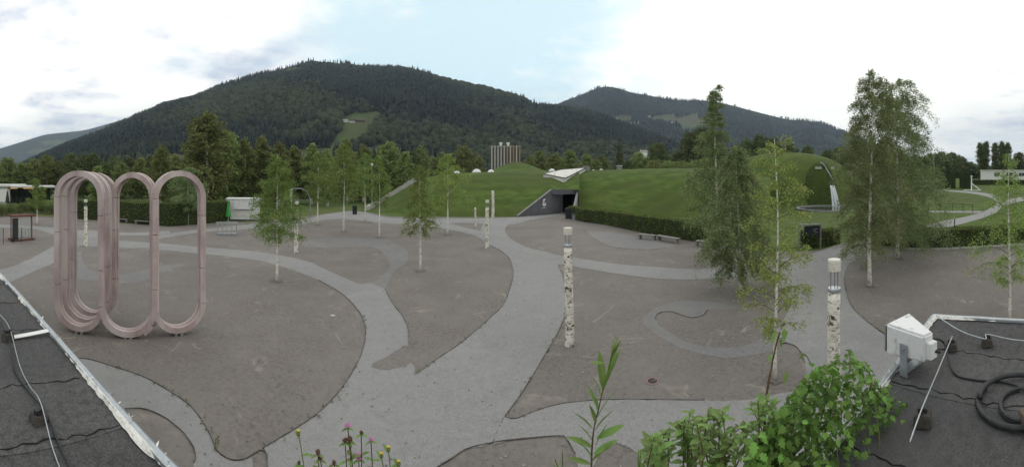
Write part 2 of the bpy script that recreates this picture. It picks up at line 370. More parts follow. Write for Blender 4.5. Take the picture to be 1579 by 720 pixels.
def sheet(name, poly, z, m, parent=None):
    """flat polygon, tessellated"""
    tris = geometry.tessellate_polygon([[Vector((p[0], p[1], 0)) for p in poly]])
    me = bpy.data.meshes.new(name); me.from_pydata([(p[0], p[1], z) for p in poly], [], [tuple(t) for t in tris])
    bm = bmesh.new(); bm.from_mesh(me)
    for f in bm.faces:
        f.normal_update()
        if f.normal.z < 0: f.normal_flip()
    bm.to_mesh(me); bm.free(); return link(name, me, m, parent)
def structure(o, name=None):
    o['kind'] = 'structure'; return o

def leaf_quads(C_, size, up=0.3, jitter=0.35, rng=None, aspect=0.62):
    """C_ (n,3) leaf centres -> diamond leaves"""
    rng = rng or np.random.default_rng(1); n = len(C_)
    nrm = rng.normal(size=(n, 3)); nrm[:, 2] += up; nrm /= np.linalg.norm(nrm, axis=1)[:, None]
    t = rng.normal(size=(n, 3)); t -= nrm*(t*nrm).sum(1)[:, None]; t /= np.linalg.norm(t, axis=1)[:, None]+1e-9
    b = np.cross(nrm, t); s = size*(1+jitter*rng.uniform(-1, 1, n))[:, None]
    V = np.stack([C_-t*s*0.5, C_+b*s*0.5*aspect-t*s*0.08, C_+t*s*0.5, C_-b*s*0.5*aspect-t*s*0.08], axis=1).reshape(-1, 3)
    return V, np.arange(4*n).reshape(n, 4)

# ------------------------------------------------------------------ the ground
sheet('ground', [(12500*math.cos(a), 22000*math.sin(a)) for a in np.linspace(0, 2*math.pi, 64, endpoint=False)], -0.012, M_mead)
tag(bpy.data.objects['ground'], kind='structure')
pl = [G(-20, 333), G(60, 334), G(112, 337), G(200, 345), G(350, 344), G(440, 338), G(500, 330), G(540, 325), G(566, 327), G(600, 334), G(700, 335),
      G(797, 334.5), G(868, 327.6), G(884, 328), G(889, 338), G(940, 348), G(1000, 361), G(1080, 374), G(1140, 384), G(1236, 388), G(1262, 386), G(1290, 379),
      G(1338, 368.5), G(1350, 372), G(1400, 383.5), G(1480, 383), G(1579, 378), G(1640, 376), Vector((60, -6, 0)), Vector((40, -40, 0)), Vector((-60, -40, 0)), Vector((-75, -8, 0))]
structure(sheet('gravel_plaza', pl, 0.0, M_gravel))

def poly_px(name, pts, m, z):
    rj = random.Random(name); poly = [G(*p)+Vector((rj.uniform(-1, 1), rj.uniform(-1, 1), 0))*0.028 for p in pts]; return structure(sheet(name, poly, z, m))
def sp(pts, n=6): return [(p.x, p.y) for p in spline([(x, y, 0) for x, y in pts], n)]
# split the big network into simple sheets so that each outline stays clean
def band(name, left, right, m=M_path, z=0.004, n=9):
    a = sp(left, n); b = sp(right, n); return poly_px(name, a+b[::-1], m, z)
band('main_path', [(413, 760), (412, 700), (405, 692), (453, 663), (483, 643), (507, 622), (533, 590), (557, 547), (564, 510), (556, 484), (533, 458), (518, 447), (491, 432), (453, 417), (427, 409), (400, 402), (350, 395), (305, 391), (245, 385), (178, 382), (130, 380)],
     [(640, 760), (640, 577), (624, 567), (612, 568), (595, 571), (573, 564), (598, 549), (622, 534), (630, 531), (629, 507), (620, 487), (607, 470), (598, 455), (593, 446), (574, 437), (553, 437), (530, 428), (495, 412), (480, 405), (450, 397), (400, 388.5), (350, 384), (305, 380.5), (232, 374), (178, 371), (130, 370)], n=7)
band('trunk_path', [(600, 640), (643, 577), (675, 553), (711, 529), (755, 491), (778, 467), (790, 431), (791, 416), (785, 398), (772, 387), (757, 379), (747, 373), (741, 362), (743, 350), (752, 338)],
     [(640, 760), (673, 721), (693, 709), (720, 693), (757, 684), (768, 660), (778, 643), (795, 620), (813, 593), (837, 553), (860, 513), (871, 485), (873, 455), (869, 430), (860, 407), (853, 392), (815, 382), (792, 371), (782, 362), (779, 354), (783, 348), (796, 342)], z=0.008, n=8)
band('entrance_path', [(455, 341), (480, 336), (503, 330), (540, 326), (566, 328), (600, 336), (660, 337), (727, 337), (797, 335), (868, 328)],
     [(455, 348), (480, 343), (505, 338.5), (528, 338), (560, 340.5), (600, 345), (668, 345), (727, 344), (783, 347), (820, 339), (869, 331)], z=0.012)
band('branch_path', [(664, 344), (689, 344), (722, 352), (750, 358)], [(664, 350), (684, 353), (711, 358), (737, 366), (752, 377)], z=0.0165)
band('cross_path', [(845, 389), (853, 392), (884, 397), (950, 407), (1000, 411), (1062, 415), (1103, 414), (1141, 410), (1175, 406), (1241, 394), (1267, 386), (1296, 376), (1325, 369), (1339, 367)],
     [(850, 410), (862, 408), (882, 410), (900, 414), (963, 424), (1016, 430), (1077, 431), (1141, 426), (1180, 425), (1230, 420), (1290, 415), (1318, 402), (1334, 387), (1347, 371)], z=0.0125)
band('right_path', [(1180, 424), (1206, 446), (1218, 466), (1212, 487), (1197, 513), (1215, 529), (1231, 538), (1241, 560), (1244, 600), (1240, 680)],
     [(1308, 405), (1303, 420), (1302, 436), (1306, 454), (1315, 475), (1340, 498), (1374, 522), (1440, 545), (1500, 580), (1560, 680)], z=0.0085)
poly_px('front_path', sp([(770, 660), (778, 643), (788, 646), (800, 645), (830, 633), (873, 622), (937, 617), (1010, 617), (1087, 618), (1140, 618), (1200, 608), (1245, 600)]) + [(1300, 800), (960, 800)]
        + sp([(993, 700), (973, 693), (957, 685), (940, 682), (930, 690), (915, 720)]) + [(900, 760), (893, 730)] + sp([(887, 700), (873, 677), (860, 673), (800, 678), (760, 686)]), M_path, 0.0125)
poly_px('roofside_path', sp([(100, 551), (118, 553), (140, 555), (176, 566), (222, 582), (262, 604), (292, 625), (314, 653), (328, 680), (335, 696), (354, 709), (375, 709), (388, 705)]) + [(392, 760), (300, 760)]
        + sp([(299, 714), (302, 705), (296, 686), (280, 665), (253, 644), (222, 631), (192, 631), (150, 633)]), M_path, 0.004)
band('west_path', [(-25, 424), (0, 416), (30, 407), (60, 392), (82, 380), (100, 372), (114, 364), (118, 356), (150, 357), (160, 369)],
     [(-8, 446), (15, 436), (50, 420), (82, 406), (105, 392), (116, 383), (122, 380), (132, 378), (150, 381), (175, 382)], z=0.0085)
band('outer_path', [(-40, 345), (0, 346), (48, 349), (80, 351), (118, 355), (150, 358), (175, 364)], [(-40, 350), (0, 351), (48, 353), (80, 361), (100, 371), (118, 369), (150, 366)], z=0.0125)
band('kiosk_path', [(232, 367), (253, 361), (304, 354.5), (334, 351), (386, 346), (440, 342), (458, 340)], [(232, 374), (243, 369), (258, 366), (304, 359), (340, 356), (386, 353), (440, 348), (458, 348)], z=0.0045)
band('hedge_path', [(150, 357), (197, 359), (231, 358), (262, 356)], [(150, 363), (197, 363.5), (231, 363), (262, 360)], z=0.0165)
# worn asphalt loops between the gravel fields
band('worn_loop_path', [(1193, 542), (1150, 549), (1112, 552), (1053, 538), (1011, 515), (991, 496), (1003, 480), (1038, 466), (1092, 465), (1137, 474)],
     [(1200, 511), (1154, 531), (1123, 536), (1069, 531), (1030, 511), (1011, 493), (1014, 484), (1034, 481), (1065, 490), (1084, 486), (1091, 478), (1135, 477)], M_worn, 0.0045)
band('worn_swoosh_path', [(112, 390), (112, 426), (150, 434), (180, 438), (220, 433), (250, 421), (285, 408.5)], [(128, 386), (126, 400), (140, 416), (180, 424), (215, 418), (250, 409), (285, 407)], M_worn, 0.0047)
band('worn_north_path', [(462, 369), (540, 367), (591, 369), (614, 378), (629, 388), (627, 403), (608, 419), (594, 446)], [(470, 381), (520, 382), (566, 380), (586, 386), (599, 403), (599, 416), (574, 437)], M_worn, 0.0049)
band('worn_hedge_path', [(905, 356), (940, 358), (985, 366), (1010, 371), (1040, 376)], [(905, 359), (930, 375), (960, 383), (1005, 384), (1045, 379)], M_worn, 0.0051)
# steel edging that shows as a thin dark line between asphalt and gravel
def edging(pts, w=0.024, n=6, m=M_edging, name='edging_strip'):
    c = [G(*p) for p in sp(pts, n)]; mb = MB()
    L_, R_ = [], []
    for i, p in enumerate(c):
        t = (c[min(i+1, len(c)-1)]-c[max(i-1, 0)]); t.z = 0; t.normalize(); s = Vector((-t.y, t.x, 0))*w*0.5*(0.35+0.9*random.random())*(0.55+0.45*math.sin(i*0.37+len(c)))
        L_.append(p+s); R_.append(p-s)
    k = len(c); vs = [(v.x, v.y, 0.030) for v in L_]+[(v.x, v.y, 0.030) for v in R_]+[(v.x, v.y, -0.03) for v in L_]+[(v.x, v.y, -0.03) for v in R_]
    fs = []
    for i in range(k-1):
        fs += [(i, i+1, k+i+1, k+i), (2*k+i, i, i+1, 2*k+i+1)[::-1], (k+i, 3*k+i, 3*k+i+1, k+i+1)[::-1]]
    mb.add(vs, fs); return structure(mb.build(name, m))
edging([(405, 692), (453, 663), (483, 643), (507, 622), (533, 590), (557, 547), (564, 510), (556, 484), (533, 458), (518, 447), (491, 432)])
edging([(643, 577), (675, 553), (711, 529), (755, 491), (778, 467), (790, 431), (791, 416), (785, 398), (772, 387), (757, 379)])
edging([(630, 531), (629, 507), (620, 487), (607, 470), (598, 455), (594, 446)])
edging([(778, 643), (795, 620), (813, 593), (837, 553), (860, 513), (871, 485), (873, 455), (869, 430), (860, 408)])
edging([(778, 643), (788, 646), (800, 645), (830, 633), (873, 622), (937, 617), (1010, 617), (1087, 618)], 0.02)
edging([(673, 722), (693, 710), (720, 693), (757, 684), (800, 678), (860, 673), (873, 677), (887, 700)])
edging([(118, 553), (140, 555), (176, 566), (222, 582), (262, 604), (292, 625), (314, 653), (328, 680), (335, 696), (354, 709), (375, 709), (401, 695)])
edging([(192, 631), (222, 631), (253, 644), (280, 665), (296, 686), (302, 705), (299, 714)])
edging([(1011, 493), (1014, 484), (1034, 481), (1065, 490), (1084, 486), (1091, 478)])
edging([(779, 354), (783, 348), (794, 343), (820, 339)], 0.06)
edging([(401, 695), (410, 699), (413, 722)])
edging([(1302, 425), (1302, 436), (1306, 454), (1315, 475), (1340, 498), (1374, 522)], 0.03)
edging([(1203, 531), (1215, 530), (1231, 538), (1241, 560)], 0.035)
for pts in ([(905, 358), (930, 375.5), (960, 383.5), (1005, 384.5), (1045, 379)], [(779, 356), (800, 352), (860, 351), (905, 356)], [(178, 386), (205, 383.5), (235, 382)], [(570, 340), (579, 346), (583, 358)], [(590, 366), (640, 368), (676, 372)]):
    edging(pts, 0.10, m=M_sand, name='sand_line')
# manhole covers
def manhole(x, y, r, m1, m2, label):
    c = G(x, y); t = thing('manhole_cover', label, 'manhole cover', c)
    MB().lathe(c, [(r, 0.002), (r, 0.012), (r*0.7, 0.014)], 20).build('frame', m1, t)
    mb = MB(); mb.lathe(c, [(r*0.68, 0.010), (r*0.68, 0.019)], 20); l = mb.build('lid', m2, t)
    MB().box(c+Vector((0, 0, 0.0205)), (r*0.3, 0.02, 0.003)).build('grip_bar', m1, l)
manhole(1006, 588, 0.19, M_ironring, M_iron, 'round rusty manhole cover set in gravel below the tall birch lamp')
manhole(513, 487, 0.14, M_concrete, M_stone, 'small pale round cover in the gravel beside the curved path')

def loose_stones():
    rng = np.random.default_rng(44); n = 3600; a = rng.uniform(az(-20), az(1600), n); d = 6.0+34*rng.random(n)**1.3
    c = np.stack([d*np.sin(a), d*np.cos(a), np.full(n, 0.012)], 1); r = rng.uniform(0.012, 0.034, n)*(1+d/40); V = []
    for dx, dy, dz in ((1, 0, 0), (-.5, .87, 0), (-.5, -.87, 0), (.1, 0, .8)): V.append(c+np.stack([dx*r*rng.uniform(.6, 1.3, n), dy*r*rng.uniform(.6, 1.3, n), dz*r], 1))
    V = np.stack(V, 1).reshape(-1, 3); b = (np.arange(n)*4)[:, None, None]; Fc = (b+np.array([[0, 1, 3], [1, 2, 3], [2, 0, 3]])[None]).reshape(-1, 3)
    o = link('loose_stones', np_mesh('loose_stones', V, Fc), mat('loose_stone', (0.24, 0.225, 0.21), 0.95, island=0.4)); tag(o, 'loose stones and crumbs scattered over the gravel and paths', 'stones', kind='stuff')
loose_stones()
def edge_weeds():
    rng = np.random.default_rng(45); C_ = []
    for pts in ([(405, 692), (453, 663), (507, 622), (533, 590), (557, 547), (564, 510), (556, 484), (533, 458)], [(643, 577), (711, 529), (755, 491), (790, 431)], [(778, 643), (813, 593), (860, 513), (871, 485), (873, 455)], [(176, 566), (262, 604), (314, 653), (335, 696)], [(1302, 436), (1315, 475), (1374, 522)]):
        line = [G(*p) for p in sp(pts, 10)]
        for k in range(26):
            p = line[rng.integers(0, len(line))]; q = np.array(p)+np.array([rng.normal(0, .05), rng.normal(0, .05), .02]); m = rng.integers(5, 14); C_.append(q+np.abs(rng.normal(0, 1, (m, 3)))*np.array([.03, .03, .025])*rng.uniform(.5, 1.4))
    lv, lf = leaf_quads(np.concatenate(C_), .035, .6, rng=rng); tag(link('edge_weeds', np_mesh('edge_weeds', lv, lf), M_hedge), 'tiny weeds growing along the path edges', 'weeds', kind='stuff')
edge_weeds()

# ------------------------------------------------------------------ grass-covered museum hill with the tunnel cut
KX = [556, 600, 640, 680, 740, 797, 850, 868, 893, 1000, 1075, 1140, 1190]
KD0 = [64, 61.6, 58, 56, 56, 55.6, 60, 62.8, 60, 57, 54, 52, 52]
KYC = [327, 303, 280, 268.5, 265.5, 264.5, 264.5, 264, 263, 260, 259, 262, 275]
def hill_front(x):          # distance of the hill's foot, its height there, crest distance and crest height
    d0 = interp(x, KX, KD0); d1 = d0+19; zc = max(0.0, H+d1*(YH-interp(x, KX, KYC))/F)
    z0 = 0.0
    if 797 <= x <= 893.01: z0 = min(4.05, 4.05*(x-797)/53.0)
    return d0, z0, d1, zc
def hill_z(x, d):
    d0, z0, d1, zc = hill_front(x)
    if d <= d0: return z0
    if d <= d1:
        t = (d-d0)/(d1-d0); z = z0+(zc-z0)*(1-(1-t)**1.75)
    elif d < d1+50: z = zc
    else: z = zc*max(0.0, 1-(d-d1-50)/30)
    u = (x-797)/26.0; z += 3.2*math.exp(-u*u*0.5)*math.exp(-((d-98)/9.0)**2)
    return z
def grass_hill():
    xs = sorted(set(list(np.arange(556, 1192, 4.0)) + [797.0, 850.0, 868.0, 893.0, 893.4])); rows = []
    for x in xs:
        d0, z0, d1, zc = hill_front(x if x < 893.2 else max(x, 893.4)); r = []
        ds = [lerp(d0, d1, t) for t in np.linspace(0, 1, 20)]+[d1+q for q in (2, 4, 6, 8, 10, 12, 14, 16, 18, 20, 22, 24, 26, 28, 31, 35, 40, 50, 60, 80)]
        for d in ds:
            z = hill_z(x, d)+0.06*math.sin(x*0.21+d*0.5)*math.sin(d*0.33)*(1 if d > d0+1 else 0); r.append(PD(x, d, z-0.01 if d == d0 and z0 == 0 else z))
        rows.append(r)
    n = len(rows[0]); V = [v for r in rows for v in r]; Fc = []
    for i in range(len(rows)-1):
        for j in range(n-1): Fc.append((i*n+j, i*n+j+1, (i+1)*n+j+1, (i+1)*n+j))
    me = np_mesh('grass_hill', np.array([tuple(v) for v in V]), np.array(Fc)[:, ::-1], True)
    return structure(link('grass_hill', me, M_lawn))
grass_hill()
# flat lawn strip in front of the right half of the hill, up to the hedge
structure(sheet('lawn', [G(886, 328.5), PD(893, 61), PD(1000, 58), PD(1075, 56), PD(1140, 54), PD(1200, 62), PD(1280, 63), PD(1330, 62), G(1352, 369), G(1338, 367.5), G(1290, 378), G(1262, 385), G(1236, 386.5), G(1140, 383), G(1080, 373), G(1000, 360), G(940, 347)], -0.002, M_lawn))
structure(sheet('lawn_beside_basin', [PD(1140, 53), PD(1200, 61), PD(1280, 62), PD(1340, 61), PD(1360, 140), PD(1130, 140)], -0.004, M_lawn))

# gently rising lawn on the right
RS = 0.0436
def lawn_b(x): return sstep(1290, 1375, x)
def right_z(x, d): return lawn_b(x)*max(0.0, d-32)*RS if d < 170 else lawn_b(x)*(138*RS+(d-170)*0.01)
def GR(x, y):
    k = (y-YH)/F; s = RS*lawn_b(x); d = (H+32*s)/(k+s); return PD(x, d, right_z(x, d))
def right_lawn():
    xs = np.arange(1290, 1690, 8.0); ds = [29.5, 32, 34, 37, 41, 46, 52, 60, 70, 80, 95, 110, 130, 150, 170, 220, 300, 420]
    V = []; Fc = []; n = len(ds)
    for x in xs:
        for d in ds:
            z = right_z(x, d)
            if d < 33: z -= 0.03
            dd = max(d, 3080/(384.5-YH)) if x > 1385 else max(d, 36)
            V.append(tuple(PD(x, dd, z+0.003)))
    for i in range(len(xs)-1):
        for j in range(n-1): Fc.append((i*n+j, (i+1)*n+j, (i+1)*n+j+1, i*n+j+1))
    return structure(link('rising_lawn', np_mesh('rising_lawn', np.array(V), np.array(Fc), True), M_lawn))
right_lawn()
def lawn_path(name, left, right, m=M_path, lift=0.03, n=8):
    a = [GR(*p) for p in sp(left, n)]; b = [GR(*p) for p in sp(right, n)]; k = min(len(a), len(b))
    V = []; Fc = []; W = 3
    for i in range(k):
        for j in range(W+1):
            p = a[i].lerp(b[i], j/W); x, _ = px_of(p); d = math.hypot(p.x, p.y); V.append((p.x, p.y, right_z(x, d)+lift))
    for i in range(k-1):
        for j in range(W): Fc.append((i*(W+1)+j, i*(W+1)+j+1, (i+1)*(W+1)+j+1, (i+1)*(W+1)+j))
    o = link(name, np_mesh(name, np.array(V), np.array(Fc)), m)
    bm = bmesh.new(); bm.from_mesh(o.data); bmesh.ops.recalc_face_normals(bm, faces=bm.faces)
    for f in bm.faces:
        if f.normal.z < 0: f.normal_flip()
    bm.to_mesh(o.data); bm.free(); return structure(o)
lawn_path('lawn_path', [(1430, 347), (1455, 341), (1490, 334), (1515, 327), (1530, 319), (1535, 311), (1524, 304), (1500, 299), (1470, 296), (1440, 294)],
          [(1430, 356), (1465, 350), (1500, 341), (1530, 331), (1543, 321), (1546, 311), (1533, 301), (1505, 296), (1472, 293.6), (1440, 292.2)])
lawn_path('lawn_cross_path', [(1430, 325.3), (1470, 325.6), (1515, 325.5)], [(1430, 328), (1470, 328.6), (1510, 329)], lift=0.045)
lawn_path('lawn_far_path', [(1540, 312), (1560, 307), (1579, 303), (1620, 296)], [(1545, 318), (1566, 313), (1585, 309), (1625, 301)], lift=0.06)

# fountain mound
MC = PD(1222, 100); MDIR = Vector((math.sin(az(1222)), math.cos(az(1222)), 0)); MRT = Vector((MDIR.y, -MDIR.x, 0))
DC = PD(1264, 83)
def mound_z(p):
    q = p-MC; u = q.dot(MRT); v = q.dot(MDIR); Rx = 23.5 if u > 0 else 31; Ry = 21 if v < 0 else 34
    r = math.sqrt((u/Rx)**2+(v/Ry)**2); z = 13.4*max(0.0, 1-r**2.6)
    return z
def head_z(p):
    q = p-DC; r = math.hypot(q.x, q.y)/4.4
    return 9.8*max(0.0, 1-r**3.2)
def mound():
    n = 90; V = []; Fc = []
    for i in range(n+1):
        for j in range(n+1):
            u = -32+57*i/n; v = -22+60*j/n; p = MC+MRT*u+MDIR*v; V.append((p.x, p.y, mound_z(p)-0.06))
    for i in range(n):
        for j in range(n): a = i*(n+1)+j; Fc.append((a, a+n+1, a+n+2, a+1))
    return structure(link('grass_mound', np_mesh('grass_mound', np.array(V), np.array(Fc), True), M_lawn))
mound()
M_ivy = mat('clipped_mound_planting', (0.040, 0.064, 0.016), 0.85, (0.058, 0.086, 0.022), scale=2.5, bump=1.0, bump_scale=12, spec=0.1)
def planted_dome():
    t = thing('planted_dome', 'dark clipped planting covering the steep dome above the fountain basin', 'planting', DC)
    V = []; Fc = []; nr, na = 22, 48
    for i in range(nr+1):
        r = 4.4*(i/nr)**0.7
        for k in range(na):
            a = 2*math.pi*k/na; p = Vector((r*math.cos(a), r*math.sin(a), 0)); z = 9.8*max(0, 1-(r/4.4)**3.2)
            V.append((p.x, p.y, z+0.10*math.sin(5*a+z)*math.cos(z*2)))
    for i in range(nr):
        for k in range(na): Fc.append((i*na+k, (i+1)*na+k, (i+1)*na+(k+1) % na, i*na+(k+1) % na))
    link('planting_bed', np_mesh('planting_bed', np.array(V), np.array(Fc), True), M_ivy, t)
    rng = np.random.default_rng(5); a = rng.uniform(0, 2*np.pi, 9000); r = 4.4*np.sqrt(rng.uniform(0, 1, 9000)) ; r = np.where(rng.random(9000) < .6, 4.4-np.abs(rng.normal(0, .6, 9000)), r)
    r = np.clip(r, 0, 4.38); z = 9.8*np.maximum(0, 1-(r/4.4)**3.2)
    lv, lf = leaf_quads(np.stack([r*np.cos(a), r*np.sin(a), z+.03], 1), 0.22, rng=rng); link('foliage', np_mesh('foliage', lv, lf), M_hedge, t)['kind'] = 'stuff'
planted_dome()
# plain water channel, lip and fall standing in for the fountain's sculpted figure
BC = PD(1290, 71)
def fountain():
    t = thing('fountain_channel', 'plain silver water channel and lip on the dark dome, water falling to the basin', 'fountain', PD(1285, 78))
    def surf(x, y):
        for d in np.arange(74, 90, 0.05):
            p = P(x, y, d)
            if head_z(Vector((p.x, p.y, 0))) >= p.z: return P(x, y, d-0.18)
        return P(x, y, 80)
    pts = [surf(1266, 251), surf(1273, 258), surf(1279, 268), surf(1283, 277)]
    mb = MB()
    for a, b in zip(pts[:-1], pts[1:]): mb.bar(a, b, 0.5, 0.25)
    mb.build('channel', M_galv, t, bevel=0.03)
    lipc = P(1283, 284.5, 77.6); rt = Vector((math.cos(az(1283)), -math.sin(az(1283)), 0))
    MB().bar(lipc-rt*0.75, lipc+rt*0.75, 0.9, 0.28).build('lip', M_dkconc, t, bevel=0.03)
    back = Vector((math.sin(az(1283)), math.cos(az(1283)), 0))
    for q, (x0, w) in enumerate(((1281.0, .17), (1283.2, .20), (1285.2, .17))):
        V = []; n = 10
        for i in range(n+1):
            s = i/n; y = lerp(286, 319, s); x = x0+(3+5.5*(x0-1280)/5)*s**0.8; d = 77.1-1.2*math.sqrt(s); p = P(x, y, d); p.z = max(0.16, p.z); ww = w*(1+0.35*s)
            V += [p-rt*ww, p+rt*ww, p+rt*ww*0.9+back*0.15, p-rt*ww*0.9+back*0.15]
        Fc = []
        for i in range(n):
            for k in range(4): Fc.append((i*4+k, i*4+(k+1) % 4, (i+1)*4+(k+1) % 4, (i+1)*4+k))
        MB().add(V, Fc).build('water_jet', M_fall, t)
    for x in (1262, 1284):
        c = surf(x, 259); MB().box(c, (1.5 if x < 1270 else 0.7, 0.16, 0.55), rz=-az(x)).build('plain_plate', M_stone, t, bevel=0.03)
    # basin
    b = thing('fountain_basin', 'wide round stone basin of dark water below the planted dome', 'basin', BC)
    def ring(r): return [BC+Vector((math.cos(a)*r*1.0, math.sin(a)*r, 0)) for a in np.linspace(0, 2*math.pi, 64, endpoint=False)]
    mb = MB(); prof = ((7.4, 0.0), (8.1, 0.0), (8.1, 0.32), (7.4, 0.32)); V = []; Fc = []
    for r, z in prof: V += [(p.x, p.y, z) for p in ring(r)]
    for k in range(4):
        for i in range(64): Fc.append((k*64+i, k*64+(i+1) % 64, ((k+1) % 4)*64+(i+1) % 64, ((k+1) % 4)*64+i))
    mb.add(V, Fc).build('rim', M_concrete, b)
    w = sheet('water', [p-BC for p in ring(7.42)], 0.14, M_water, b)
    # railing on the basin's near side
    rl = thing('basin_railing', 'thin dark railing round the near side of the fountain basin', 'railing', BC)
    aa = [math.atan2(-MDIR.y, -MDIR.x)+q for q in np.linspace(-1.25, 1.25, 12)]; top = [BC+Vector((math.cos(a)*8.6, math.sin(a)*8.6, 1.05)) for a in aa]
    MB().tube(top, 0.025, 5).build('handrail', M_steel, rl); MB().tube([p-Vector((0, 0, 0.45)) for p in top], 0.015, 5).build('mid_rail', M_steel, rl)
    for p in top: MB().tube([p, Vector((p.x, p.y, 0))], 0.035, 5).build('post', M_black, rl)
fountain()

# ------------------------------------------------------------------ mountains
def fbm(x, y, seed=0):
    r = random.Random(seed); v = np.zeros_like(np.asarray(x, dtype=float)); amp = 1.0; fr = 1.0
    for o in range(5):
        for q in range(3):
            a = r.uniform(0, 6.28); v = v+amp*np.sin((x*math.cos(a)+y*math.sin(a))*fr+r.uniform(0, 6.28))/3
        amp *= 0.5; fr *= 2.03
    return v
def in_poly(px, py, poly):
    c = np.zeros(np.shape(px), bool); n = len(poly); j = n-1
    for i in range(n):
        xi, yi = poly[i]; xj, yj = poly[j]
        c ^= ((yi > py) != (yj > py)) & (px < (xj-xi)*(py-yi)/(yj-yi+1e-9)+xi); j = i
    return c
def mountain(name, ridge, d_base, d_ridge, tree_h, mats, meadows, seed, nx=520, nt=150, amp=1.0, prof=1.05, back=0.5, y_base=None):
    xs = np.linspace(ridge[0][0], ridge[-1][0], nx); yr = np.interp(xs, [p[0] for p in ridge], [p[1] for p in ridge])
    k = np.ones(5)/5; yr = np.convolve(np.pad(yr, 2, mode='edge'), k, mode='valid')
    dr = d_ridge*(1+0.10*np.sin((xs-200)*0.006)); zr = np.maximum(2.0, H+dr*(YH-yr)/F-tree_h)
    ts = np.concatenate([np.linspace(0, 1, nt), 1+np.linspace(0.06, 0.6, 8)]); V = []
    X = np.zeros((nx, len(ts), 3))
    for j, t in enumerate(ts):
        d = d_base+(dr-d_base)*t
        z = zr*(t**prof if t <= 1 else 1-(t-1)*back*1.2)
        w = math.sin(math.pi*min(1, t))**0.8
        a = (xs-XC)/F; px = d*np.sin(a); py = d*np.cos(a)
        z = z+amp*w*0.055*zr.max()*fbm(px/260.0, py/260.0, seed)
        X[:, j, 0] = px; X[:, j, 1] = py; X[:, j, 2] = np.maximum(z, -1.0 if t < 0.02 else 0.0)
    nT = len(ts); idx = np.arange(nx*nT).reshape(nx, nT)
    Fc = np.stack([idx[:-1, :-1], idx[:-1, 1:], idx[1:, 1:], idx[1:, :-1]], -1).reshape(-1, 4)[:, ::-1]
    me = np_mesh(name, X.reshape(-1, 3), Fc, True); o = structure(link(name, me, mats))
    cen = X.reshape(-1, 3)[Fc].mean(1); d = np.hypot(cen[:, 0], cen[:, 1]); px = XC+F*np.arctan2(cen[:, 0], cen[:, 1]); py = YH+F*(H-cen[:, 2])/d
    mi = np.zeros(len(Fc), np.int32)
    wob = 2.0*fbm(cen[:, 0]/40, cen[:, 1]/40, 4)
    for poly in meadows: mi[in_poly(px+wob, py+wob*0.6, poly)] = 1
    me.polygons.foreach_set('material_index', mi)
    return X, xs, ts
MEADOWS = [[(525, 181), (545, 174), (585, 171), (586, 184), (575, 196), (562, 216), (540, 232), (505, 236), (516, 212), (528, 196)], [(552, 229), (592, 222), (605, 242), (556, 246)], [(432, 111), (447, 103), (472, 103), (470, 106), (440, 114)],
           [(655, 134), (672, 131), (678, 136), (660, 139)], [(436, 232), (515, 228), (515, 250), (430, 250)], [(240, 246), (262, 236), (300, 236), (300, 262), (230, 262)], [(815, 158), (850, 158), (852, 162), (818, 162)]]
RIDGE = [(-60, 292), (20, 262), (60, 240), (120, 212), (200, 180), (250, 158), (300, 145), (340, 128), (370, 118), (405, 108), (440, 99), (465, 92), (482, 88), (520, 92), (560, 95), (600, 97), (640, 101), (680, 112), (720, 124), (760, 134), (800, 143), (830, 156), (860, 160), (900, 166), (940, 179), (985, 197), (1030, 214), (1075, 232), (1120, 250), (1180, 268)]
XM, xm, tm = mountain('mountain', RIDGE, 430, 1500, 17, [M_forestfloor, M_pasture], MEADOWS, 3)
MEADOW2 = [[(936, 181), (962, 176), (974, 178), (974, 186), (948, 192)], [(990, 184), (1010, 178), (1040, 174), (1042, 181), (1076, 174), (1078, 182), (1110, 180), (1112, 188), (1085, 196), (1056, 200), (1046, 190), (1010, 184)]]
RIDGE2 = [(790, 190), (830, 168), (870, 152), (900, 141), (920, 132), (935, 129), (955, 132), (970, 138), (1000, 143), (1030, 149), (1060, 152), (1075, 151), (1105, 153), (1130, 159), (1160, 167), (1195, 176), (1215, 181), (1240, 182), (1270, 187), (1290, 196), (1320, 208), (1345, 218), (1400, 240), (1450, 256), (1520, 268)]
XM2, xm2, tm2 = mountain('far_mountain', RIDGE2, 1500, 3100, 20, [M_farforest, M_pasture], MEADOW2, 11, nx=200, nt=50)
RIDGE3 = [(-120, 255), (-60, 243), (0, 228), (35, 217), (70, 206), (100, 203), (130, 200), (152, 194), (180, 186), (230, 178), (300, 178)]
MEADOW3 = [[(30, 236), (60, 229), (80, 229), (62, 237)], [(62, 219), (90, 215), (110, 216), (95, 222), (70, 224)], [(75, 236), (105, 228), (112, 232), (85, 242)]]
mountain('distant_ridge', RIDGE3, 3400, 5200, 10, [M_farforest, M_pasture], MEADOW3, 5, nx=90, nt=40)
mountain('low_ridge', [(1380, 262), (1420, 250), (1470, 246), (1520, 252), (1600, 250), (1680, 240)], 900, 1600, 12, [M_farforest, M_pasture], [], 8, nx=50, nt=16)

